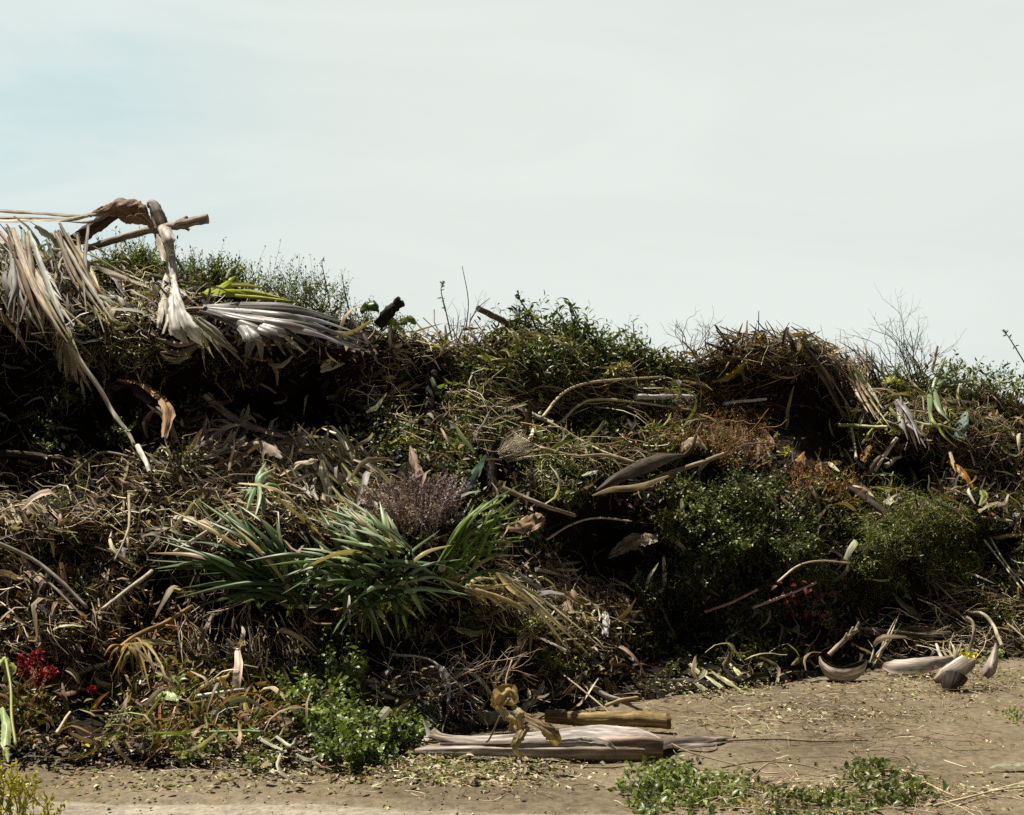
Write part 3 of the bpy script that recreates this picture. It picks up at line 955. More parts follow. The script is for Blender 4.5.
# ------------------------------------------------------------------ builders of single things
def stick(name, label, cat, pts, r0, r1=None, pal=TAN, mat=None, group=None, knots=0, sides=8, flat=1.0, tone=None, cut=None):
    """one branch, stick or stalk as a single mesh; pts are (px, py, off), radii in pixels at its first and last point"""
    p = way([(q[0], q[1], (q[2] if q[2] < .06 else q[2] * .82)) for q in pts])
    r0, r1 = r0 * .8, (r1 if r1 is not None else r0 * .6) * .75
    knots = min(knots, 1)
    rad = [m_px(pts[0][0], pts[0][1], r0), m_px(pts[-1][0], pts[-1][1], r1 if r1 is not None else r0 * .6)]
    n = max(10, 6 * len(pts))
    rr = lerp1(rad, n)
    if knots:
        s = np.linspace(0, 1, n)
        for k in range(knots):
            rr = rr * (1 + .22 * np.exp(-((s - rng.uniform(.1, .9)) / .04) ** 2))
    q = spline(p, n)
    ss = np.linspace(0, 1, n) * (.8 + .5 * len(pts)) + rng.random() * 50
    q = q + np.stack([fbm(ss, ss * 0 + j * 9.1, 3) for j in (1, 2, 3)], -1) * rad[0] * 1.1
    m = Mesh()
    m.tube(q, rr, tone if tone is not None else pick(pal, 1)[0], sides=sides, n=n, rough=.12, flat=flat, inner=cut if cut is not None else np.array(STRAW[0]) * .9)
    return tag(m.build(name, mat or M_WOOD), label, cat, group)
def blade(name, label, cat, pts, wid, pal=STRAW, cup=.2, twist=0, face=(0, -.5, .85), mat=None, group=None, ragged=.1, k=5, thick=0, tone=None, tip=None):
    p = way([(q[0], q[1], (q[2] if q[2] < .06 else q[2] * .62)) for q in pts])
    ragged = max(ragged, .28)
    w_ = [m_px(pts[0][0], pts[0][1], x) for x in wid]
    m = Mesh()
    c = tone if tone is not None else pick(pal, 1)[0]
    m.ribbon(p, w_, c, face=face, cup=cup * .65, twist=np.array([0, 1, -.6, .5]) * rng.uniform(-28, 28) if np.ndim(twist) == 0 and not twist else twist, k=k, ragged=ragged, n=max(16, 7 * len(pts)), thick=thick, tipcol=tip, crumple=.55 if cup > .12 else .3)
    return tag(m.build(name, mat or M_DRY), label, cat, group)

def bush(name, label, cat, spots, leaf, pal, group=None, lw=.5, per=10, slen=.16, stem=None, rad=.0016, mat=None, fold=.2, bend=.2, ang=(35, 75), lean=(0, -.25, .5), spr=.9):
    """spots: (cx, cy, rx, ry, shoots, thickness)"""
    a = spots[0]
    base = P(a[0], a[1] + a[3] * .8, 0)
    T = thing(name, label, cat, base, group)
    f, s = Mesh(), Mesh()
    for (cx, cy, rx, ry, n, th) in spots:
        sprigs(f, s, cx, cy, rx, ry, n, leaf, pal, th, lw, per, slen, stem or [(.1, .07, .04), (.14, .11, .05), (.08, .09, .03)], rad, lean, fold, bend, ang, None, spr)
        # main stems from the root up into the shoots
        root = P(cx, min(cy + ry * .9, 800), .0)
        for j in range(max(4, n // 30)):
            ex, ey = ell(cx, cy, rx * .8, ry * .8, 1)
            e = P(ex[0], ey[0], th * .5)
            mid = (root + e) / 2 + rng.normal(size=3) * .06
            s.tube([root, mid, e], [rad * 3, rad * 1.4], pick(stem or [(.1, .07, .04), (.14, .11, .05)], 1)[0], sides=5, n=8)
    f.build('foliage', mat or M_LEAF, T)
    s.build('stem', M_TWIG, T)
    return T
def branchy(m, p, d, ln, r0, depth, pal, spread=.7, up=.25):
    """a bare forking shoot"""
    n = 5
    pts = [p]
    q = np.array(p, float); dd_ = nrm(d)
    for k in range(n):
        dd_ = nrm(dd_ + rng.normal(size=3) * .16 + vec(0, 0, up * .15))
        q = q + dd_ * ln / n
        pts.append(q.copy())
    m.tube(pts, [r0, r0 * .55], pick(pal, 1)[0], sides=5 if depth > 1 else 4, n=8, caps=False)
    if depth > 0:
        for k in range(rng.integers(2, 4)):
            i = rng.integers(2, n + 1)
            branchy(m, pts[i], nrm(dd_ + rng.normal(size=3) * spread), ln * rng.uniform(.5, .75), r0 * .55, depth - 1, pal, spread, up)
# ------------------------------------------------------------------ crest, left
def folded_sheath():
    T = thing('palm_sheath', 'brown dry palm sheath folded like an elbow above the crest, pale end hanging down', 'palm sheath', P(170, 340, .3))
    d0 = float(dep(150, 250)) - .35
    s = F / d0
    def Q(px, py, o=0.0):
        return W(px, py, min(d0, float(dep(px, py)) - .4 if py > 238 else d0) + o)
    def seg(a_, b_, n):
        return [np.array(a_) * (1 - t) + np.array(b_) * t for t in np.linspace(0, 1, n, endpoint=False)]
    m = Mesh()
    for pts, wd, col in [([Q(-8, 217, .1), Q(30, 219, .08), Q(70, 219, .05), Q(98, 213)], (4, 5, 6, 5), (.34, .27, .18)),
                         ([Q(-8, 211, .16), Q(40, 214, .14), Q(84, 216, .1), Q(104, 211, .04)], (3, 4, 4, 3), (.26, .19, .12)),
                         ([Q(60, 221, .12), Q(90, 222, .08), Q(110, 214, .04)], (2, 4, 3), (.42, .37, .27))]:
        m.ribbon(pts, [q / s for q in wd], col, face=(.05, -.8, .6), cup=.3, k=5, n=22, ragged=.25, crumple=.4)
    m.build('blade_end', M_FIBRE, T)
    m = Mesh()
    path = seg(Q(92, 214), Q(120, 207, -.02), 10) + seg(Q(120, 207, -.02), Q(138, 214, -.06), 8) + seg(Q(138, 214, -.06), Q(151, 224, -.04), 8) + [Q(156, 233, .02)]
    m.ribbon(path, [q / s for q in (5, 10, 14, 19, 25, 27, 21, 12, 5)], [(.3, .21, .13), (.2, .12, .07), (.15, .08, .045), (.19, .11, .065), (.24, .16, .1)], face=(.15, -.95, .2), cup=[.05, .15, .3, .25, .1, .3, .1], k=13, n=60, ragged=.12, thick=.005, crumple=.16)
    m.build('fold', M_FIBRE, T)
    m = Mesh()
    for pts, wd, col in [([Q(148, 205), Q(153, 203, -.02), Q(158, 212, -.05), Q(163, 226, -.06), Q(169, 240, -.05), Q(175, 258, -.02)], (8, 11, 13, 12, 13, 4), [(.2, .17, .14), (.36, .33, .29), (.33, .3, .26)]),
                         ([Q(152, 206, .05), Q(156, 224, .02), Q(160, 240, -.02), Q(164, 262, -.03)], (6, 9, 9, 4), [(.16, .11, .08), (.24, .17, .12), (.4, .36, .3)])]:
        m.ribbon(pts, [q / s for q in wd], col, face=(.3, -.8, .45), cup=.3, k=7, n=40, ragged=.15, thick=.004, crumple=.15, twist=[0, 14, -18, 8])
    m.build('strap', M_FIBRE, T)
    m = Mesh()
    for pts, wd, col in [([Q(168, 246, -.03), Q(170, 268, -.03), Q(165, 292, .0), Q(160, 318, .03), Q(158, 328, .03)], (7, 8, 9, 6, 2), (.42, .39, .33)),
                         ([Q(172, 256, -.03), Q(175, 284, -.05), Q(174, 306, -.06), Q(178, 330, -.08), Q(188, 343, -.08)], (7, 9, 10, 14, 3), (.47, .44, .4)),
                         ([Q(172, 270, -.05), Q(178, 300, -.08), Q(186, 320, -.1), Q(196, 335, -.1), Q(204, 348, -.1)], (5, 8, 11, 13, 2), (.52, .5, .46)),
                         ([Q(168, 300, -.02), Q(169, 320, -.02), Q(172, 336, -.02)], (4, 6, 3), (.15, .1, .07)),
                         ([Q(164, 300, .0), Q(168, 316, -.02), Q(163, 334, .0)], (3, 5, 2), (.4, .36, .28))]:
        m.ribbon(pts, [q / s for q in wd], col, face=np.array((.1, -.8, .5)) + rng.normal(size=3) * .2, cup=.25, k=7, n=36, ragged=.25, crumple=.25, twist=[0, 20, -25, 10])
    m.build('torn_end', M_FIBRE, T)
folded_sheath()
blade('palm_petiole', 'dark brown split petiole propped under the folded sheath at the top left', 'petiole', [(128, 205, .3), (100, 223, .25), (76, 238, .2), (50, 254, .1)], (10, 12, 13, 9), face=(.2, -.8, .5), cup=.35, tone=(.085, .055, .035), thick=.012, mat=M_FIBRE)
def cut_branch():
    T = thing('cut_branch', 'grey sawn branch with a knot jutting over the crest against the sky', 'branch', P(100, 243, .1))
    m = Mesh()
    p = way([(84, 250, .05), (108, 242, .12), (150, 230, .2), (178, 225, .25), (208, 218.5, .28)])
    rr = lerp1([m_px(150, 240, q) for q in (3, 3.6, 3.6, 4.0, 4.6)], 34)
    s = np.linspace(0, 1, 34)
    rr = rr * (1 + .35 * np.exp(-((s - .78) / .03) ** 2))
    m.tube(spline(p, 34) + rng.normal(size=(34, 3)) * .002, rr, (.26, .21, .165), sides=10, n=34, rough=.12, inner=(.36, .29, .21))
    m.build('shaft', M_WOOD, T)
    m = Mesh()
    m.tube(way([(178, 226, .26), (183, 221, .28), (187, 217, .3)]), [m_px(150, 240, q) for q in (3.5, 2.8, 1.8)], (.22, .17, .13), sides=8, rough=.2)
    m.tube(way([(184, 226, .27), (189, 230, .29)]), [m_px(150, 240, q) for q in (2.6, 1.4)], (.22, .17, .13), sides=8, rough=.2)
    m.build('knot', M_WOOD, T)
cut_branch()
for i, (lab, pts, wd, tone) in enumerate([
    ('long pale palm blade lying level along the top left edge of the heap', [(-8, 222, .4), (30, 221, .4), (70, 219, .38), (108, 211, .34)], (5, 6, 6, 2), (.42, .38, .3)),
    ('thin tan palm blade crossing under the level pale one at the top left', [(-8, 209, .3), (20, 211, .3), (50, 214, .3), (92, 217, .3)], (3, 4, 4, 2), (.3, .25, .17)),
    ('short whitish strip slanting down beneath the brown folded sheath', [(36, 226, .3), (50, 236, .32), (62, 248, .32)], (5, 9, 5), (.5, .46, .38)),
    ('straight straw stalk running down from the level blades to the green weeds', [(58, 236, .42), (90, 245, .44), (118, 262, .45), (126, 270, .45)], (2, 2, 2, 1.6), (.46, .4, .26)),
    ('slender straw stalk below the sheath, bending towards the hanging strap', [(52, 248, .42), (88, 254, .44), (118, 270, .45), (146, 282, .45)], (2, 2.4, 2.2, 1.6), (.46, .4, .26)),
    ('pale stalk crossing the green weeds behind the hanging strap', [(118, 246, .35), (130, 260, .38), (144, 277, .4)], (1.6, 2, 1.4), (.5, .46, .3)),
    ('flat brown palm strip lying along the slope under the straw stalks', [(50, 266, .4), (88, 264, .42), (110, 272, .42), (158, 290, .4)], (3, 5, 7, 4), (.2, .15, .1))]):
    blade('palm_leaf_strip', lab, 'palm blade', pts, wd, tone=tone, cup=.25, ragged=.1, group='pale palm blades at the top left')

def hanging_frond(label, hub, tips, w0, pal, sag=.15, off=.35, name='withered_frond', cat='palm frond', stalk=None, face=(0, -.7, .6), group=None, mat=None, ww=(.6, 1, .8, .15), roff=.1, lname='leaflet', dense=0, hj=None):
    hj = hj or (2 + 7 * min(dense, 1))
    off = off * .75
    T = thing(name, label, cat, P(hub[0], hub[1], off), group)
    if stalk:
        m = Mesh()
        m.tube([P(*q) for q in stalk], [m_px(*hub, 3.4), m_px(*hub, 2.4)], pick(pal, 1)[0] * .8, sides=7, flat=.6)
        m.build('stalk', M_FIBRE, T)
    tips = list(tips) + [(t_[0] + rng.normal() * 6, t_[1] + rng.normal() * 5) for t_ in tips if rng.random() < dense]
    for (tx, ty) in tips:
        m = Mesh()
        o = off + rng.uniform(-roff, roff)
        mx_, my_ = (hub[0] + tx) / 2, (hub[1] + ty) / 2 - sag * math.hypot(tx - hub[0], ty - hub[1])
        jit = rng.normal(size=2) * (2.5 + 4 * min(dense, 1))
        m.ribbon(way([(hub[0] + rng.normal() * hj, hub[1] + rng.normal() * hj * .7, off), (mx_ + jit[0], my_ + jit[1], o + .05), (tx, ty, o)]), [m_px(*hub, w0 * q) for q in ww], pick(pal, 1, .25)[0], face=np.array(face) + rng.normal(size=3) * .25, cup=rng.uniform(.15, .4), twist=[0, rng.uniform(-40, 40)], k=5, n=14, ragged=.2, crumple=.25)
        m.build(lname, mat or M_DRY, T)
    return T
hanging_frond('grey withered palm frond drooping over the dark hollow at the left edge', (16, 240), [(60, 330), (54, 322), (64, 322), (70, 338), (48, 316), (40, 330), (30, 318), (74, 326), (20, 322), (8, 310), (50, 300), (62, 300), (36, 300), (14, 298), (60, 336), (66, 345), (26, 340), (44, 334)], 6, GREY + TAN + [(.36, .33, .27)], -.02, .46, dense=1.6)
hanging_frond('withered pale frond spilling from the level blades past the straw tangle', (66, 232), [(92, 290), (108, 300), (86, 310), (98, 318), (78, 300), (116, 318), (104, 332)], 4.5, GREY + TAN + STRAW[:1], .02, .42, dense=1.2)
hanging_frond('small bunch of whitish hanging leaves beside the dark hollow', (66, 332), [(60, 372), (66, 380), (72, 376), (78, 384), (56, 360), (84, 378), (92, 392)], 8, [(.46, .44, .34), (.4, .38, .28), (.34, .34, .2)], -.05, .4)

# pleated fan palm leaf, dry and grey
def fan_leaf():
    T = thing('fan_palm_leaf', 'large dry grey fan palm leaf lying flat with its blades pointing right', 'palm leaf', P(204, 310, .4))
    tips = [(372, 352), (366, 343), (358, 333), (350, 325), (338, 319), (322, 316), (362, 352), (350, 346), (338, 344), (326, 345), (318, 352), (306, 354), (298, 360), (286, 356), (272, 356), (262, 362), (250, 356), (244, 366), (340, 334), (330, 330)]
    for i, (tx, ty) in enumerate(tips):
        m = Mesh()
        lo = (ty - 316) / 50
        m.ribbon([P(203 + 2 * rng.normal(), 306 + 6 * lo, .36), P(238, 306 + 20 * lo, .46 + .03 * rng.normal()), P((238 + tx) / 2 + 8, (306 + 22 * lo + ty) / 2 - 4, .5 + .03 * rng.normal()), P(tx, ty, .42 + .05 * rng.normal())],
                 [m_px(250, 330, q) for q in (4, 10, 9, 1)], pick([(.1, .09, .082), (.15, .14, .13), (.24, .23, .22), (.075, .065, .06), (.05, .042, .036)], 1, .2)[0], face=(0, -.62, .72) + rng.normal(size=3) * .14, cup=.4, k=5, n=20, ragged=.2, crumple=.12)
        m.build('leaflet', attr_fan, T)
    m = Mesh()
    m.tube(way([(176, 312, .2), (192, 309, .3), (206, 309, .38)]), [m_px(200, 310, 3), m_px(200, 310, 5)], (.2, .17, .14), flat=.5)
    m.build('stalk', M_FIBRE, T)
attr_fan = attr_mat('grey fan leaf', .42, .05, .5, (3, 120, 1), .45, .4)
fan_leaf()
hanging_frond('curled pale leaflets drooping below the base of the grey fan leaf', (196, 318), [(242, 362), (230, 366), (214, 358), (206, 372), (238, 352), (248, 368), (222, 350), (190, 352), (180, 344), (200, 348), (212, 342)], 7, [(.42, .4, .34), (.5, .48, .42), (.3, .27, .2)], .06, .42)
hanging_frond('brown arched strips in a sheaf under the torn sheath end', (206, 340), [(160, 352), (158, 345), (164, 360), (156, 338), (168, 364), (170, 350)], 6, [(.2, .16, .12), (.28, .24, .2), (.15, .11, .08)], -.12, .42)
hanging_frond('yellow-green palm leaflets among weeds above the grey fan leaf', (206, 294), [(240, 282), (256, 283), (264, 288), (268, 296), (236, 276), (276, 298), (214, 288), (290, 300), (300, 302), (246, 294)], 7, [(.33, .36, .03), (.26, .32, .03), (.36, .36, .06)], .06, .3, name='palm_leaf', cat='palm leaf', mat=M_STRAP)

# weeds on the crest
FINE = dict(per=16, slen=.2, lw=.4, ang=(25, 60), lean=(0, 0, 1.1), rad=.0013)
bush('weed', 'feathery green weed growing on the crest behind the folded sheath', 'weed', [(128, 266, 34, 20, 150, .25), (150, 262, 24, 18, 70, .25)], .038, LGREEN + GREEN[:2], 'weeds along the crest', **FINE)
bush('weed', 'feathery green weed on the crest between the hanging strap and yellow leaflets', 'weed', [(206, 276, 32, 17, 170, .25), (228, 280, 26, 16, 80, .25)], .038, LGREEN + GREEN[:2], 'weeds along the crest', **FINE)
bush('weed', 'sparse small-leaved weed standing thin against the sky above the fan leaf', 'weed', [(292, 288, 28, 18, 85, .3), (322, 296, 26, 18, 60, .3), (266, 286, 20, 14, 45, .3)], .032, LGREEN + GREEN, 'weeds along the crest', per=12, slen=.22, lw=.45, lean=(0, 0, 1.2), spr=.7)
bush('weed', 'low green weed tuft right of the fan leaf tips', 'weed', [(350, 316, 26, 12, 60, .25), (395, 326, 26, 12, 50, .25)], .03, GREEN + LGREEN, 'weeds along the crest', per=9, slen=.14, lean=(0, 0, .9))
bush('lance_leaf_shrub', 'leafy green shrub with lance-shaped leaves poking above the crest in the middle', 'shrub',
     [(545, 340, 52, 26, 120, .35), (520, 318, 20, 18, 18, .3), (575, 328, 22, 14, 24, .3), (600, 350, 50, 20, 80, .3), (630, 350, 20, 10, 26, .3), (510, 350, 34, 24, 50, .3), (560, 376, 50, 22, 70, .35)], .085, GREEN + LGREEN[2:] + DGREEN, None, lw=.28, per=8, slen=.24, lean=(0, -.1, .8), fold=.25, bend=.5)

def spray(name, label, cat, pts, r0, leaf, pal, n, group=None, lw=.35):
    """a single shoot against the sky with a few leaves"""
    T = thing(name, label, cat, P(*pts[0]), group)
    m = Mesh()
    p = way(pts)
    m.tube(p, [m_px(pts[0][0], pts[0][1], r0), m_px(pts[0][0], pts[0][1], r0 * .4)], (.06, .055, .03), sides=5, n=14)
    m.build('stem', M_TWIG, T)
    f = Mesh()
    q = spline(p, 40)[rng.integers(14, 40, n)]
    f.leaves(q, rng.normal(size=(n, 3)) + vec(0, 0, .6), nrm(rng.normal(size=(n, 3)) + vec(0, -.6, .5)), leaf * rng.uniform(.7, 1.2, n), leaf * lw, pick(pal, n), .3, .25)
    f.build('foliage', M_LEAF, T)
spray('leafy_shoot', 'leafy shoot rising highest from the lance-leaved shrub', 'shoot', [(540, 340, .1), (532, 318, .12), (520, 300, .12), (518, 290, .12)], 1.2, .06, DGREEN, 16)
spray('leafy_shoot', 'nodding dark leaf cluster on a shoot right of the highest one', 'shoot', [(585, 345, .1), (580, 328, .12), (572, 310, .12), (568, 304, .12)], 1.2, .075, DGREEN, 12)
spray('leafy_shoot', 'thin upright shoot with narrow leaves at the shrub right end', 'shoot', [(640, 356, .1), (635, 340, .12), (633, 324, .12)], .9, .05, GREEN, 8)
spray('leafy_shoot', 'isolated twig with tiny leaves standing clear of the crest at the right edge', 'shoot', [(1030, 372, .1), (1018, 352, .12), (1008, 336, .12), (1003, 330, .12)], .8, .045, DGREEN, 14)
spray('leafy_shoot', 'tall wisp with drooping tip rising from the thin weed over the fan leaf', 'shoot', [(330, 306, .1), (326, 284, .12), (322, 264, .12), (324, 257, .14)], .7, .03, DGREEN, 9)
spray('leafy_shoot', 'speckled leafy wisp standing left of the dead twig tuft', 'shoot', [(452, 340, .1), (446, 312, .12), (441, 290, .12), (445, 282, .12)], .8, .036, DGREEN, 16)
for lab, pts, r in [('bare thin stalk standing up right of the wispy weed', [(350, 312, .15), (345, 292, .15), (342, 274, .15)], 1.0),
                    ('tall bare stalk rising left of the brown branch stub', [(466, 330, .15), (468, 300, .15), (462, 266, .15)], .8),
                    ('bent bare stalk leaning right towards the branch stub', [(470, 322, .15), (478, 308, .15), (490, 298, .15)], .8),
                    ('upright dark stalk standing alone left of the brown thatch', [(756, 350, .1), (758, 330, .1), (759, 311, .1)], 1.1),
                    ('dark forked stick leaning left on the crest near the yellow leaf', [(738, 356, .2), (726, 340, .2), (715, 325, .2)], 1.6),
                    ('short dark stick crossing the base of the leaning forked one', [(728, 352, .22), (722, 338, .22), (716, 330, .22)], 1.3)]:
    stick('bare_stalk', lab, 'stalk', pts, r, r * .5, tone=(.045, .035, .028), mat=M_TWIG, sides=5, group='bare stalks along the crest')
stick('branch_stub', 'brown cut branch end poking up left of the lance-leaved shrub', 'branch', [(520, 330, .0), (498, 319, .15), (477, 309, .22)], 4.4, 4.0, tone=(.12, .09, .07), cut=(.09, .06, .04))

def stump():
    T = thing('broken_stump', 'small dark broken stump with a blunt forked head on the crest', 'stump', P(384, 325, .2))
    m = Mesh()
    m.tube(way([(378, 326, .2), (388, 313, .25), (396, 306, .27), (404, 303, .27)]), [m_px(390, 330, q) for q in (5, 6, 5, 3)], (.02, .018, .014), sides=9, n=18, rough=.4)
    m.tube(way([(395, 308, .27), (397, 301, .28), (399, 298, .28)]), [m_px(390, 330, q) for q in (4, 3, 2)], (.02, .018, .014), sides=7, rough=.4)
    m.build('body', M_WOOD, T)
stump()
def round_leaves():
    for lab, (cx, cy), s, t in [('dark cupped round leaf standing left of the small broken stump', (370, 309), 13, (.05, .07, .02)),
                                ('yellow-green cupped leaf just below the small broken stump', (388, 323), 12, (.16, .2, .03)),
                                ('green rounded leaf at the right foot of the small broken stump', (408, 322), 11, (.08, .12, .03))]:
        blade('round_leaf', lab, 'leaf', [(cx - s * .7, cy + s * .3, .32), (cx - s * .2, cy - s * .15, .34), (cx + s * .3, cy - s * .2, .34), (cx + s * .7, cy + s * .2, .32)], (s * .3, s * .95, s, s * .2), tone=t, cup=.4, mat=M_LEAF, face=(0, -.8, .5), group='rounded leaves by the stump')
round_leaves()
for lab, pts, r, t in [('dark leaning trunk stub in shadow below the dead twig tuft', [(426, 450, -.1), (428, 410, -.03), (433, 372, .02), (438, 350, .06)], 8, (.018, .014, .011)),
                       ('dark stalk slanting under the round leaf', [(352, 320, .3), (366, 340, .35), (376, 360, .35)], 2.6, (.05, .04, .03)),
                       ('dark stalk standing below the yellow-green cupped leaf', [(390, 326, .3), (391, 346, .35), (394, 360, .35)], 2.4, (.035, .03, .022)),
                       ('short dark trunk stub beside the spiky leaf behind the mauve bush', [(494, 495, .1), (490, 470, .16), (488, 448, .16)], 7.5, (.02, .014, .01))]:
    stick('dark_stem', lab, 'stem', pts, r, r * .8, tone=t, sides=10, group='dark stems in the shadow')
def bare_tuft(label, bx, by, n, ln, spread, pal, r0, name='dead_twig_bush', lean=(0, 0, 1), off=.15, depth=2, up=.25):
    m = Mesh()
    for k in range(n):
        branchy(m, P(bx + rng.normal() * 8, by + rng.normal() * 3, off), nrm(np.array(lean) + rng.normal(size=3) * spread), ln * rng.uniform(.6, 1.1), r0, depth, pal, .6, up)
    return tag(m.build(name, M_TWIG), label, 'dead bush', 'dead twig bushes')
bare_tuft('tuft of dead bare twigs on the crest left of the branch stub', 462, 348, 8, .25, .45, TAN + BROWN, .004)
bare_tuft('dead reddish brown twig bush standing on the crest left of the thatch', 694, 352, 12, .24, .5, [(.08, .045, .035), (.11, .06, .04)], .004)
bare_tuft('grey bare twig bush with fine curling branches high on the right crest', 918, 386, 12, .46, .45, [(.045, .038, .03), (.07, .058, .046)], .0065, lean=(-.05, 0, 1), depth=3)
bare_tuft('bare dark twigs leaning left on the right crest beside the grey twig bush', 888, 384, 7, .38, .5, [(.06, .05, .04), (.09, .075, .06)], .004, lean=(-.5, 0, .8))
bare_tuft('fine bare branch sprawling in the dark gap above the sheath on the ground', 425, 690, 7, .42, .45, GREY + TAN, .0045, lean=(.8, -.35, .35), off=.3, up=0)
bare_tuft('bare crooked twigs reaching up behind the curled yellow leaf', 492, 700, 6, .3, .3, TAN + STRAW[2:], .005, lean=(.1, -.2, 1), off=.35)
bare_tuft('grey root-like dead twigs hanging beneath the left green strap plant', 248, 600, 7, .3, .45, [(.22, .18, .14), (.28, .24, .18)], .005, lean=(-.4, -.3, -.8), off=.3, up=-.3)
bare_tuft('spray of straight dead twigs fanning down right of the hanging roots', 278, 640, 9, .32, .35, [(.28, .24, .18), (.36, .31, .22)], .0035, lean=(.2, -.3, -.9), off=.3, depth=1, up=-.3)

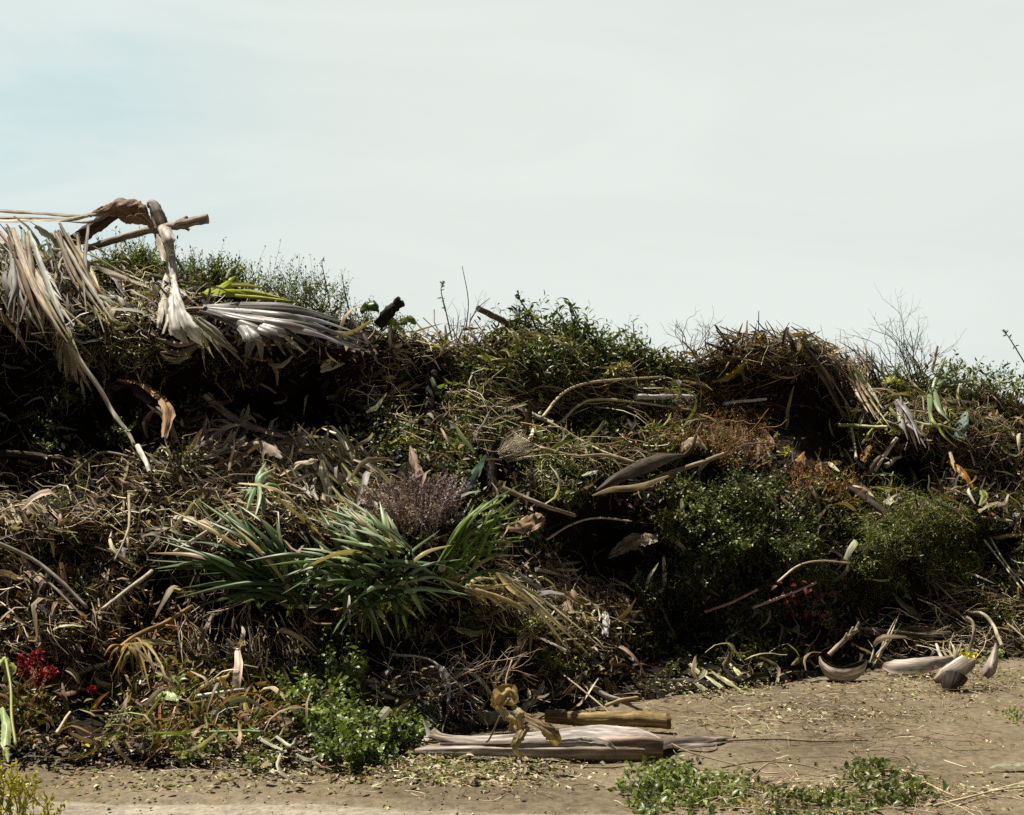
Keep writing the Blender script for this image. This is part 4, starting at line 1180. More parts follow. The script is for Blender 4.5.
# ------------------------------------------------------------------ the hollow and the left slope
for lab, pts, r, t in [('pale round stick slanting down through the dark hollow', [(70, 344, .5), (84, 366, .62), (98, 385, .8), (112, 410, .85), (126, 430, .7), (134, 446, .55)], 3.2, (.34, .31, .24)),
                       ('short whitish stick end at the foot of the dark hollow', [(137, 446, .35), (144, 460, .38), (150, 472, .38)], 3.6, (.5, .48, .42)),
                       ('brown crooked branch lying level across the foot of the hollow', [(70, 478, .3), (86, 462, .35), (104, 452, .38), (136, 458, .36)], 2.2, (.16, .12, .08)),
                       ('dark log half buried under the hollow at the left', [(-6, 452, .2), (40, 456, .25), (90, 462, .25)], 5, (.05, .036, .026)),
                       ('grey-brown branch sloping down from the left edge below the tan scraps', [(-6, 542, .4), (30, 558, .42), (60, 580, .42), (88, 608, .4)], 2.8, (.17, .15, .12)),
                       ('thinner grey branch running beside the sloping one at the left edge', [(40, 574, .4), (62, 595, .42), (84, 618, .42)], 1.8, (.14, .12, .09)),
                       ('tan stick end pointing up towards the left strap plant', [(152, 571, .42), (128, 590, .42), (102, 609, .4)], 2.7, (.34, .3, .22)),
                       ('pale stick lying behind the upper leaves of the left strap plant', [(234, 510, .36), (208, 530, .36), (174, 552, .36)], 3.0, (.42, .39, .3)),
                       ('shorter pale stick under the one behind the left strap plant', [(240, 522, .34), (228, 534, .34), (212, 550, .34)], 2.7, (.44, .4, .3)),
                       ('forked straw-coloured stem hanging in the brown twig tangle', [(129, 495, .35), (129, 525, .4), (122, 545, .42), (114, 560, .42)], 1.8, (.32, .27, .18)),
                       ('orange-brown stick sloping up out of the rusty fronds', [(118, 650, .4), (140, 634, .42), (165, 622, .42), (192, 606, .38)], 3.2, (.27, .17, .07)),
                       ('white straight stalk lying level beside the green leafy bush foot', [(196, 697, .25), (220, 693, .28), (246, 689, .28)], 2.6, (.5, .47, .4)),
                       ('small pale stick standing slanted in the dark gap at the lower left', [(56, 734, .3), (64, 722, .35), (70, 712, .35)], 2.2, (.42, .36, .25)),
                       ('thick tan stick pointing right out of the shadow behind the curled tan scrap', [(502, 488, .3), (522, 496, .34), (545, 506, .36), (575, 516, .34)], 3.2, (.34, .28, .19)),
                       ('white peeling stick lying right of the yellow leaf bases', [(516, 574, .4), (535, 584, .44), (558, 600, .45)], 4.2, (.42, .4, .36)),
                       ('short brown stick in the dark right of the grassy plant', [(536, 570, .32), (552, 573, .34), (568, 577, .34)], 3, (.24, .2, .16)),
                       ('arched grey stem in the dark between the two tan scraps', [(546, 540, .3), (572, 524, .36), (600, 518, .36), (632, 521, .32)], 1.6, (.4, .36, .27)),
                       ('bent straw stem arching over the middle slope, upper of two', [(542, 418, .3), (556, 400, .36), (572, 388, .4), (602, 381, .4), (664, 377, .36)], 2.0, (.36, .3, .19)),
                       ('bent straw stem arching over the middle slope, lower of two', [(545, 428, .3), (562, 421, .38), (578, 406, .42), (606, 399, .42), (692, 410, .36)], 2.0, (.36, .3, .19)),
                       ('long straight straw stem running down right from the bent stems', [(545, 420, .36), (580, 440, .4), (604, 452, .42), (636, 462, .4)], 1.9, (.42, .35, .22)),
                       ('forked tan stem lying level above the large dark spathe', [(540, 448, .32), (575, 456, .36), (604, 455, .38), (640, 465, .36)], 2.3, (.3, .25, .16)),
                       ('short whitish wood piece beside the straw stems in the middle', [(520, 408, .32), (536, 416, .36), (553, 423, .36)], 3.2, (.44, .42, .38)),
                       ('straight pale stalk lying left of the middle on the upper slope', [(478, 357, .3), (498, 361, .32), (516, 366, .32)], 1.9, (.44, .38, .26)),
                       ('bleached white board-like stalk lying level below the shrub', [(634, 397, .36), (664, 397, .4), (694, 396, .4)], 3.6, (.52, .5, .47)),
                       ('second bleached stalk end lying right of the white board-like one', [(724, 404, .34), (740, 402, .36), (766, 399, .36)], 2.4, (.42, .4, .37)),
                       ('tan split stalk slanting up right from under the large dark spathe', [(642, 488, .3), (664, 475, .4), (690, 466, .42), (725, 454, .4)], 3.6, (.34, .27, .17)),
                       ('thin brown twig level above the dense green bush', [(748, 444, .35), (764, 443, .38), (784, 446, .38)], 1.3, (.16, .1, .06)),
                       ('slender curved grey stem over the dense green bush', [(778, 582, .46), (798, 566, .5), (820, 561, .5), (850, 563, .46)], 1.4, (.4, .35, .24)),
                       ('dark brown log end sticking out between the two green bushes', [(848, 488, .3), (862, 498, .36), (884, 513, .4)], 6, (.05, .035, .024)),
                       ('yellow-green cane lying level under the thatch at the right', [(838, 425, .3), (862, 426, .36), (888, 427, .36)], 2.6, (.32, .34, .16)),
                       ('straight green stem crossing the level cane at the right', [(862, 444, .34), (872, 430, .38), (888, 412, .38)], 1.7, (.3, .33, .1)),
                       ('pale bleached stick standing slanted right of the thatch', [(874, 470, .32), (884, 456, .36), (897, 438, .36)], 3.0, (.44, .4, .33)),
                       ('small pale stick end right of the slanted bleached one', [(886, 466, .3), (892, 462, .32), (900, 457, .32)], 3.2, (.36, .32, .24)),
                       ('yellow-green upright stalk under the thatch edge', [(856, 458, .34), (854, 440, .36), (852, 428, .36)], 2.2, (.34, .34, .16)),
                       ('pale stick standing upright on the right crest', [(932, 372, .3), (935, 358, .32), (937, 346, .32)], 2.4, (.4, .36, .28)),
                       ('thin straight pale stalk slanting at the far right, upper of two', [(984, 540, .4), (1000, 560, .42), (1022, 590, .4)], 1.4, (.46, .42, .3)),
                       ('thin straight pale stalk slanting at the far right, lower of two', [(990, 538, .38), (1008, 566, .4), (1030, 590, .4)], 1.3, (.46, .42, .3)),
                       ('thin reddish stick pointing up right beneath the dense bush, left one', [(704, 612, .44), (730, 603, .46), (758, 590, .46)], 1.9, (.3, .19, .15)),
                       ('thin reddish stick carrying the red leaves beneath the dense bush', [(752, 608, .46), (784, 596, .5), (816, 582, .5)], 1.9, (.34, .22, .18)),
                       ('grey split plank end leaning down behind the yellow log', [(588, 684, .3), (608, 696, .35), (624, 702, .36), (646, 712, .36)], 3.4, (.3, .26, .22)),
                       ('short tan bent stick lying over the grey plank behind the yellow log', [(606, 706, .32), (620, 700, .38), (638, 697, .38)], 2.4, (.34, .25, .13)),
                       ('long thin twig leaning over the yellow log from above', [(560, 672, .35), (585, 692, .5), (604, 708, .62), (622, 726, .7)], 1.2, (.3, .25, .18)),
                       ('grey stem slanting down left of the curled tan leaf at the base', [(436, 690, .3), (462, 672, .4), (480, 655, .4)], 1.5, (.26, .23, .18)),
                       ('grey weathered stem crossing the dark gap above the ground sheath', [(392, 655, .3), (430, 660, .42), (464, 690, .5), (484, 704, .5)], 1.7, (.33, .3, .24)),
                       ('brown mossy log lying half hidden at the foot of the right bush', [(868, 630, .25), (905, 634, .3), (950, 634, .3)], 5.5, (.1, .085, .065)),
                       ('bare horizontal stem just above the pale spathes', [(858, 628, .3), (900, 632, .36), (936, 636, .34)], 1.6, (.2, .17, .13)),
                       ('bone-pale upright stick between the pale spathes', [(948, 668, .3), (941, 655, .34), (937, 644, .34)], 2.6, (.45, .42, .37)),
                       ('long dry twig lying flat across the bare earth', [(716, 741, .02), (770, 739, .02), (820, 741, .02), (868, 740, .02)], 1.5, (.2, .15, .11)),
                       ('pale curved stalk on the ground before the leafy cuttings', [(902, 770, .03), (930, 785, .03), (956, 797, .03)], 1.5, (.42, .34, .22)),
                       ('long straw stem lying on the ground at the bottom right', [(934, 806, .03), (970, 797, .03), (1000, 790, .03), (1030, 786, .03)], 1.7, (.42, .34, .22))]:
    thick_ = r > 3
    stick('branch' if r > 2.4 else 'stem', lab, 'branch' if r > 2.4 else 'stem', pts, r, r * .75, tone=t, mat=M_WOOD if thick_ else M_TWIG, sides=9 if thick_ else 6, knots=2 if r > 1.5 else 0, group='loose sticks in the heap')
for lab, pts, wd, t, cu, fc in [
    ('rust-brown curled spathe hanging inside the dark hollow', [(118, 380, .8), (140, 384, .9), (158, 396, .95), (168, 412, .95), (164, 438, .9)], (4, 8, 9, 13, 5), (.26, .15, .075), .3, (.3, -.5, .8)),
    ('dark brown broad spathe lying behind the rust-brown one', [(106, 386, .3), (128, 386, .36), (152, 402, .4)], (5, 18, 6), (.055, .035, .028), .25, (.2, -.6, .8)),
    ('tan rolled sheath lying slantwise across the left slope', [(206, 396, .7), (222, 412, .8), (250, 426, .8), (286, 438, .75)], (10, 9, 8, 4), (.42, .32, .25), .55, (0, -.4, .9)),
    ('pinkish flat sheath scrap lying under the tan rolled one', [(240, 446, .45), (258, 444, .52), (274, 450, .52), (284, 458, .5)], (5, 16, 18, 6), (.3, .22, .17), .15, (0, -.6, .8)),
    ('orange-brown sheath fold showing beside the tan roll', [(236, 410, .76), (252, 414, .8), (266, 420, .8)], (3, 8, 3), (.17, .08, .05), .3, (0, -.5, .85)),
    ('pale spindle-shaped dry leaf lying on the straw', [(280, 476, .36), (296, 466, .42), (312, 461, .42), (318, 460, .4)], (2, 9, 9, 2), (.42, .34, .26), .3, (0, -.5, .85)),
    ('short pale leaf end standing beside the dark hollow of the fan leaf', [(299, 446, .34), (302, 438, .38), (308, 428, .38)], (4, 7, 5), (.38, .33, .31), .3, (0, -.7, .7)),
    ('white torn strip hanging from the straw in the left middle', [(322, 460, .4), (324, 474, .44), (328, 490, .44), (328, 504, .4)], (3, 10, 8, 3), (.5, .47, .38), .2, (.2, -.7, .7)),
    ('narrow white strip left of the torn hanging one', [(316, 478, .4), (313, 490, .44), (318, 500, .44)], (2, 5, 2), (.5, .47, .38), .2, (.2, -.7, .7)),
    ('tan curled sheath scrap at the far left above the sloping branch', [(-6, 512, .4), (14, 520, .46), (30, 508, .48), (46, 514, .42)], (16, 22, 20, 5), (.22, .17, .11), .3, (0, -.7, .7)),
    ('small yellow-white scrap left of the tan curled sheath at the left edge', [(8, 500, .45), (14, 512, .5), (20, 524, .5)], (2, 4, 5), (.42, .36, .24), .3, (0, -.7, .7)),
    ('reddish brown pointed leaf standing up left of the dark trunk stub', [(418, 480, .3), (414, 462, .36), (410, 446, .36)], (14, 11, 2), (.2, .13, .1), .25, (-.3, -.9, .2)),
    ('large tan curled leaf scrap right of the grassy plant', [(507, 530, .42), (520, 528, .46), (534, 522, .48), (541, 516, .46)], (5, 17, 22, 12), (.34, .22, .13), .35, (.1, -.8, .6)),
    ('pale tan pointed leaf scrap left of the dense green bush', [(608, 558, .42), (626, 546, .48), (644, 540, .48), (658, 538, .42)], (2, 16, 20, 8), (.42, .33, .25), .3, (.1, -.7, .7)),
    ('small tan curled leaf standing above the large dark spathe', [(679, 458, .4), (686, 446, .44), (696, 442, .44), (707, 450, .42)], (3, 13, 12, 2), (.36, .29, .2), .4, (.1, -.6, .75)),
    ('greenish narrow leaf end lying on the straw stems', [(582, 476, .35), (592, 473, .38), (600, 471, .38)], (3, 6, 3), (.36, .4, .3), .2, (0, -.5, .8)),
    ('crumpled straw-coloured husk below the right strap plant', [(450, 627, .42), (462, 632, .46), (476, 634, .46), (482, 630, .44)], (4, 10, 8, 3), (.42, .33, .18), .4, (0, -.6, .8)),
    ('white broken bark shard standing at the foot of the middle slope', [(605, 636, .4), (606, 622, .44), (605, 612, .44)], (8, 8, 6), (.55, .53, .48), .15, (.2, -.9, .3)),
    ('bright cream bark strip lying above the yellow log', [(536, 637, .4), (550, 643, .44), (566, 650, .42)], (4, 8, 5), (.55, .5, .38), .25, (0, -.5, .85)),
    ('brown withered leaf hanging from twigs right of the husk', [(521, 640, .42), (520, 652, .46), (516, 664, .44)], (7, 9, 4), (.24, .17, .12), .35, (.2, -.9, .3)),
    ('tan sheath shred at the end of the white peeling stick', [(556, 598, .42), (566, 606, .46), (572, 614, .44)], (8, 10, 5), (.34, .24, .17), .3, (.1, -.6, .7)),
    ('yellow-brown leaf lying on the crest left of the thatch', [(712, 382, .3), (728, 377, .36), (742, 366, .36), (747, 358, .34)], (4, 7, 6, 3), (.36, .24, .03), .3, (0, -.6, .8)),
    ('bright yellow leaf on the crest at the thatch foot', [(750, 344, .2), (758, 339, .24), (764, 332, .24)], (4, 9, 5), (.42, .36, .05), .25, (0, -.7, .7)),
    ('small yellow leaf on the top of the thatch', [(796, 334, .25), (802, 332, .28), (808, 336, .28)], (2, 6, 3), (.4, .34, .08), .3, (0, -.7, .7)),
    ('yellow-green crumpled leaf right of the thatch', [(882, 384, .34), (892, 381, .4), (902, 384, .4), (908, 388, .36)], (5, 12, 11, 4), (.3, .33, .04), .3, (0, -.6, .8)),
    ('yellow leaf on the shrub slope below the lance-leaved shrub', [(606, 374, .36), (616, 367, .4), (628, 364, .4)], (3, 11, 8), (.36, .32, .06), .3, (0, -.6, .8)),
    ('orange leaf sitting on the dry orange foliage', [(797, 462, .4), (801, 458, .42), (804, 452, .42)], (6, 6, 2), (.36, .16, .03), .2, (0, -.7, .7)),
    ('bright orange withered leaf over the right green bush', [(948, 462, .46), (958, 468, .5), (966, 478, .5), (972, 488, .46)], (4, 8, 8, 3), (.48, .2, .03), .35, (0, -.6, .8)),
    ('upright cream sliver above the orange withered leaf', [(957, 472, .46), (953, 462, .48), (950, 452, .48)], (3, 4, 3), (.5, .4, .22), .2, (0, -.8, .5)),
    ('olive curled leaf right of the orange withered leaf', [(970, 492, .44), (978, 490, .48), (984, 496, .48), (980, 506, .44)], (3, 7, 7, 3), (.22, .24, .06), .35, (0, -.6, .8)),
    ('blue-green broad ribbed leaf standing at the right', [(958, 438, .38), (962, 425, .42), (967, 412, .42)], (12, 14, 4), (.14, .2, .15), .15, (-.3, -.85, .4)),
    ('dull brown-orange leaf scrap under the thatch edge', [(862, 462, .36), (866, 454, .4), (870, 446, .4)], (6, 9, 4), (.25, .13, .03), .3, (0, -.7, .7)),
    ('pale wedge of cut wood in the right green bush', [(885, 505, .42), (892, 500, .46), (898, 497, .46)], (8, 9, 6), (.4, .36, .26), .2, (0, -.7, .7)),
    ('tan flat cut stalk lying right of the right green bush, upper one', [(978, 512, .42), (988, 506, .46), (998, 502, .44)], (4, 5, 4), (.42, .37, .22), .3, (0, -.5, .85)),
    ('tan flat cut stalk lying right of the right green bush, lower one', [(982, 517, .42), (996, 519, .46), (1012, 521, .44)], (4, 5, 3), (.4, .37, .2), .3, (0, -.5, .85)),
    ('small pale green leaf on the ground at the right edge', [(990, 768, .05), (1004, 764, .07), (1020, 764, .07), (1034, 766, .05)], (2, 8, 9, 4), (.42, .44, .32), .15, (0, -.2, .95))]:
    blade('leaf_scrap', lab, 'dry leaf', pts, wd, tone=t, cup=cu, face=fc, ragged=.12, mat=M_FIBRE if t[0] < .3 else M_DRY, group='dry leaf scraps on the heap', k=7)

# large dark spathe
def big_spathe():
    T = thing('palm_spathe', 'large dark olive boat-shaped spathe lying across the middle of the heap', 'palm spathe', P(640, 478, .4))
    m = Mesh()
    m.ribbon(way([(596, 491, .34), (616, 479, .42), (640, 468, .46), (662, 459, .46), (684, 455, .4)]), [m_px(640, 470, q) for q in (2, 13, 19, 15, 2)], [(.05, .036, .022), (.075, .058, .036), (.06, .046, .03)], face=(-.1, -.75, .65), cup=.4, k=11, n=36, thick=.006, crumple=.12, ragged=.12)
    m.build('shell', M_FIBRE, T)
    m = Mesh()
    m.tube(way([(684, 456, .4), (692, 448, .4), (696, 436, .38)]), [m_px(640, 470, 2.2), m_px(640, 470, 1.6)], (.11, .075, .045), sides=7)
    m.build('stalk', M_WOOD, T)
    m = Mesh()
    m.ribbon(way([(592, 496, .4), (612, 490, .44), (640, 487, .46), (668, 476, .42)]), [m_px(640, 470, q) for q in (2, 9, 11, 3)], (.19, .14, .07), face=(0, -.6, .8), cup=.3, k=7, n=24)
    m.build('inner_husk', M_FIBRE, T)
big_spathe()
# tuft of pale fibres
def fibre_tuft():
    m = Mesh()
    n = 260
    b = P(500, 455, .34)
    d = nrm(np.stack([rng.normal(.8, .25, n), rng.normal(-.2, .3, n), rng.normal(.42, .22, n)], -1))
    l_ = rng.uniform(.1, .26, n)
    m.sticks(b + d * (l_ * .5)[:, None], d, l_, .0013, pick(STRAW + GREY, n), .2, 'tube', .1)
    tag(m.build('fibre_tuft', M_TWIG), 'fuzzy tuft of pale dry root fibres on the middle slope', 'fibre tuft')
fibre_tuft()
# ------------------------------------------------------------------ green strap-leaved plants
def strap_plant(label, base, roots, pal, tips, w0, off, sag, stem=True, mat=None, name='strap_leaf_plant', face=(0, -.35, .9), wobble=1.2, more=True, group='cut strap-leaved plants'):
    T = thing(name, label, 'plant', P(*base), group)
    if stem:
        m = Mesh()
        m.tube([P(base[0] + 8, base[1] + 6, off - .3), P(base[0], base[1], off - .12), P(base[0] - 4, base[1] - 4, off)], [m_px(*base[:2], 7), m_px(*base[:2], 6), m_px(*base[:2], 4)], (.12, .09, .05), sides=9, rough=.2)
        m.build('stem', M_WOOD, T)
    tips = [t_ for t_ in tips] + [(t_[0] + rng.normal() * 7, t_[1] + rng.normal() * 6) for t_ in tips if more and rng.random() < .8]
    for (tx, ty) in tips:
        kk = rng.uniform(.72, 1.05)
        rx, ry = tx + (base[0] - tx) * kk + rng.normal() * roots[0], ty + (base[1] - ty) * kk + rng.normal() * roots[1]
        ln = math.hypot(tx - rx, ty - ry)
        o = off + rng.uniform(0, .16)
        m1 = (rx + (tx - rx) * .45 + rng.normal() * wobble, ry + (ty - ry) * .45 - sag * ln + rng.normal() * wobble)
        m = Mesh()
        c = pick(pal, 1, .4)[0]
        if rng.random() < .06:
            c = pick([(.26, .24, .1), (.3, .24, .13)], 1)[0]
        db = float(dep(*base[:2])) - off
        dt = float(np.clip(dep(tx, ty) - o, db - .28, db + .22))
        m.ribbon([W(rx, ry, db + .04), W(m1[0], m1[1], (db + dt) / 2 - .08), W(tx, ty, dt)], [m_px(*base[:2], w0 * q) for q in (.6, .8, .85, .75, .5, .06)], [c * 1.1, c, c, c * .9 + np.array((.02, .02, .0))], face=np.array(face) + rng.normal(size=3) * .3, cup=.28, twist=[0, rng.uniform(-30, 30)], k=5, n=16, crumple=.1)
        m.build('leaf', mat or M_STRAP, T)
    return T
SGREEN = [(.045, .075, .022), (.032, .058, .018), (.09, .125, .055), (.055, .085, .03), (.04, .07, .02)]
SPALE = [(.2, .26, .15), (.28, .33, .21), (.15, .21, .1), (.1, .16, .06)]
strap_plant('green strap-leaved plant fanning left, left clump of the cut plants', (292, 592), (14, 10), SGREEN,
            [(149, 553), (152, 561), (158, 571), (150, 566), (170, 510), (168, 535), (198, 499), (206, 520), (222, 500), (238, 503), (230, 524), (182, 588), (176, 598), (268, 526), (258, 516), (184, 546), (214, 538), (246, 520), (192, 560), (176, 556), (200, 574), (226, 548), (244, 540), (270, 540), (162, 541), (215, 507), (326, 566), (334, 584), (330, 602), (310, 616), (286, 620), (262, 612), (240, 604), (222, 596)], 7.5, .42, .08)
strap_plant('green strap-leaved plant with pale upright and drooping leaves, right clump', (372, 584), (18, 12), SGREEN + SPALE[:1],
            [(262, 566), (270, 580), (282, 594), (258, 592), (270, 606), (286, 556), (290, 612), (304, 622), (318, 508), (330, 512), (300, 548), (304, 560), (296, 572), (310, 535), (340, 520), (440, 530), (452, 545), (446, 586), (470, 588), (438, 604), (340, 634), (384, 644), (372, 640), (396, 642), (408, 634), (352, 612), (330, 600), (318, 588), (420, 620), (436, 616), (440, 560), (462, 598), (424, 602), (468, 572), (300, 584), (322, 552), (338, 544), (362, 630), (344, 620), (330, 570), (356, 560), (400, 570)], 7.5, .46, .12)
strap_plant('sheaf of pale whitish green straps standing over the right clump', (402, 560), (10, 7), SPALE,
            [(322, 508), (334, 504), (348, 510), (342, 496), (356, 514), (364, 508), (324, 530), (330, 538), (376, 520), (386, 512), (318, 518), (350, 528)], 6.5, .52, .05, stem=False)
strap_plant('bright grassy green plant with arching leaves right of the mauve bush', (446, 572), (12, 8), [(.09, .15, .02), (.12, .18, .03), (.07, .12, .02)],
            [(521, 484), (508, 494), (528, 519), (530, 536), (524, 546), (536, 574), (494, 590), (512, 524), (500, 508), (520, 556), (486, 500), (508, 540), (474, 504), (514, 512), (502, 548), (490, 530)], 5, .46, .16, name='grassy_plant', group=None)
blade('sword_leaf', 'dark blue-green sword leaf pointing up behind the mauve bush', 'leaf', [(456, 500, .36), (472, 478, .4), (486, 456, .38)], (8, 11, 3), tone=(.05, .08, .05), cup=.25, mat=M_STRAP, face=(.3, -.8, .5))
hanging_frond('pale green and white leaf tuft lying in straw above the left strap plant', (258, 486), [(246, 512), (254, 520), (262, 518), (270, 476), (276, 468), (244, 500), (280, 492), (266, 462), (272, 505), (240, 490)], 5.5, SPALE + [(.45, .42, .3)], .05, .4, name='leaf_tuft', cat='leaf tuft', mat=M_STRAP, lname='leaf')
hanging_frond('yellow leaf bases splaying right of the grassy plant', (466, 588), [(500, 600), (520, 604), (508, 612), (490, 606), (530, 610), (496, 580), (512, 584), (540, 620)], 6, [(.45, .36, .14), (.4, .34, .2), (.5, .42, .2)], .02, .46, name='dry_leaf_sheaf', cat='leaf sheaf', lname='leaf')
hanging_frond('sheaf of long pale straw blades running down right beside the white stick', (498, 572), [(560, 622), (574, 640), (552, 612), (584, 644), (590, 655), (546, 628), (570, 652), (536, 604), (604, 650)], 4, STRAW, .03, .48, name='dry_leaf_sheaf', cat='leaf sheaf', lname='leaf')
# mauve bristly bush
def mauve_bush():
    T = thing('dried_flower_bush', 'bristly mauve-grey dried bush wedged above the strap-leaved plants', 'bush', P(420, 530, .1))
    f, s = Mesh(), Mesh()
    for (cx, cy, rx, ry, n) in [(428, 504, 34, 18, 120), (392, 510, 20, 12, 50), (448, 498, 16, 16, 40)]:
        x, y = ell(cx, cy, rx, ry, n)
        q = P(x, y, 0) + np.stack([0 * x, -.28 - .1 * rng.random(n), .02 + 0 * x], -1)
        d = nrm(q - P(424, 556, 0) + rng.normal(size=(n, 3)) * .06 + vec(.04, -.04, .14))
        l_ = rng.uniform(.09, .16, n)
        s.sticks(q - d * .03, d, l_ + .06, .0022, pick(MAUVE[2:3], n), .1, 'tube', .03)
        K = 16
        t = np.linspace(0, 1, K)
        pos = q[:, None] + d[:, None] * (l_[:, None] * (t[None] - .3))[..., None]
        ld = d[:, None] * .9 + rng.normal(size=(n, K, 3)) * .5
        f.leaves(pos.reshape(-1, 3), ld.reshape(-1, 3), nrm(rng.normal(size=(n * K, 3)) + vec(0, -.4, .6)), .024, .012, np.repeat(pick(MAUVE, n), K, 0), .1, .3)
    f.build('bristles', M_DRY, T)
    s.build('stem', M_TWIG, T)
mauve_bush()

# ------------------------------------------------------------------ green bushes on the slope
BGR = np.random.default_rng(21)
def broken(cx, cy, rx, ry, k, n, s0, s1, th):
    out_ = []
    for j in range(k):
        a_, r_ = BGR.random() * 6.28, math.sqrt(BGR.random())
        s_ = BGR.uniform(s0, s1)
        out_.append((cx + rx * r_ * math.cos(a_), cy + ry * r_ * math.sin(a_), s_, s_ * BGR.uniform(.5, .8), int(n * (s_ / s1) ** 2 * BGR.uniform(.5, 1.3)) + 5, th * BGR.uniform(.5, 1.3)))
    return out_
bush('green_bush', 'dense dark green bush with small leaves spilling down the middle right', 'bush',
     [(748, 520, 60, 36, 130, .2)] + broken(742, 545, 88, 80, 28, 66, 18, 40, .32) + broken(700, 610, 60, 60, 9, 40, 16, 30, .2) + broken(790, 620, 60, 50, 8, 40, 16, 30, .15), .042, GREEN + DGREEN, lw=.58, per=11, slen=.18, spr=1.2)
bush('green_bush', 'lighter grassy green bush bulging out near the right edge', 'bush',
     [(932, 522, 40, 30, 110, .25)] + broken(915, 545, 70, 52, 22, 76, 16, 36, .32) + broken(860, 590, 60, 36, 10, 50, 14, 30, .16), .048, [(.065, .09, .016), (.1, .13, .025), (.045, .06, .013), (.14, .16, .035)], lw=.24, per=12, slen=.22, lean=(0, -.3, .4), spr=1.2)
bush('green_bush', 'bright green leafy bush at the heap foot left of the ground sheath', 'bush',
     [(340, 668, 30, 24, 80, .45), (352, 735, 42, 32, 150, .5), (300, 686, 26, 18, 40, .4), (400, 724, 34, 20, 50, .35), (325, 704, 36, 26, 70, .45), (375, 752, 26, 16, 40, .35)], .045, [(.07, .105, .018), (.11, .15, .026), (.045, .065, .014), (.16, .2, .04)], lw=.68, per=9, slen=.16, fold=.15)
bush('dry_bush', 'rusty orange-brown dry bush with tiny leaves above the dense green one', 'bush',
     [(700, 426, 60, 26, 230, .25), (740, 444, 40, 20, 130, .25), (820, 480, 42, 18, 150, .28), (660, 436, 30, 20, 70, .2), (845, 494, 20, 14, 50, .25)], .022, [(.3, .13, .035), (.36, .19, .06), (.2, .1, .04)], lw=.5, per=14, slen=.14, mat=M_DRY, stem=ORANGE)
SM = dict(lw=.5, per=9, slen=.14)
for lab, spots, leaf in [
    ('yellow-green leafy sprig lying left of the level green stalk', [(136, 716, 26, 14, 26, .3)], .045),
    ('yellow-green leafy sprig beneath the level green stalk', [(190, 750, 26, 10, 20, .25)], .04),
    ('leafy sprig in litter above the level green stalk', [(228, 712, 22, 12, 18, .3)], .04),
    ('leafy sprig leaning over the bare earth at the lower left edge of the heap', [(258, 758, 22, 12, 18, .25)], .04),
    ('little green sprig hanging in the dark hollow, beside the pale stick', [(124, 430, 24, 16, 26, .75)], .036),
    ('little green sprig low in the dark hollow at the left', [(44, 432, 18, 26, 26, .8)], .034),
    ('little green sprig under the left hanging leaves', [(60, 398, 26, 14, 16, .7)], .034),
    ('little green sprig on the straw left of the tan roll', [(184, 458, 22, 14, 34, .3)], .034),
    ('little green sprig at the foot of the fan leaf hollow, left', [(120, 352, 44, 14, 50, .35)], .03),
    ('faint dark green sprig right of the tan curled sheath at the left', [(62, 494, 30, 14, 26, .3)], .03)]:
    bush('green_sprig', lab, 'sprig', spots, leaf, DGREEN + GREEN if spots[0][1] < 600 else LGREEN + GREEN, 'green sprigs on the left slope', **SM)
bush('green_bush', 'light green weed patch below the straw stems in the middle', 'bush', [(556, 466, 48, 24, 130, .25)], .024, LGREEN + GREEN, lw=.45, per=11, slen=.12)
bush('green_bush', 'light green weed patch below the bare twig tuft on the upper slope', 'bush', [(470, 412, 40, 36, 120, .25)], .026, LGREEN + GREEN, lw=.45, per=11, slen=.12)
bush('green_bush', 'green broad-leaved plant lying on the right crest', 'bush', [(952, 380, 44, 24, 90, .35), (1004, 386, 26, 20, 60, .35), (985, 410, 40, 22, 40, .25), (902, 386, 24, 14, 30, .3)], .06, GREEN + LGREEN, lw=.4, per=8, slen=.18)
bush('green_bush', 'small green plant at the right edge beside the curved spathe stalk', 'bush', [(1008, 660, 26, 20, 40, .25)], .04, LGREEN + GREEN, lw=.55, per=8, slen=.13)
bush('green_bush', 'small green plant at the right edge above the curved spathe stalk', 'bush', [(1000, 608, 30, 16, 40, .25)], .038, LGREEN + GREEN, lw=.5, per=8, slen=.13)
bush('green_bush', 'yellow-green weed growing between white stick and cream bark strip', 'bush', [(540, 622, 26, 16, 46, .3)], .034, LGREEN, lw=.6, per=8, slen=.12)
bush('green_bush', 'yellow-green weed growing below the cream bark strip', 'bush', [(560, 664, 40, 16, 50, .3)], .034, LGREEN + GREEN, lw=.6, per=8, slen=.12)
# hanging shredded frond and grass straps at the right
hanging_frond('shredded grey frond hanging limp right of the thatch', (898, 400), [(914, 448), (920, 444), (908, 440), (924, 436), (904, 430), (918, 452), (926, 448), (912, 426)], 4.5, GREY + [(.3, .25, .24)], -.02, .42)
hanging_frond('dry straw blades falling steeply from the thatch right end', (848, 362), [(860, 398), (868, 412), (886, 430), (876, 420), (856, 388), (892, 430), (882, 408)], 4, STRAW[1:] + TAN, -.02, .4)
hanging_frond('brown straw blades combed down over the front of the thatch', (800, 344), [(838, 372), (846, 392), (852, 406), (834, 388), (826, 366), (856, 418), (842, 408), (850, 380), (838, 400), (830, 378), (860, 408), (846, 420)], 4, BROWN + TAN, .12, .4)
hanging_frond('green leaf straps lying on the right crest under the twig bush', (932, 392), [(962, 372), (975, 380), (948, 420), (940, 378), (980, 396), (956, 366), (946, 356), (930, 424)], 6, [(.14, .19, .09), (.2, .25, .13), (.08, .12, .04)], .08, .36, name='leaf_tuft', cat='leaf tuft', mat=M_STRAP, lname='leaf')
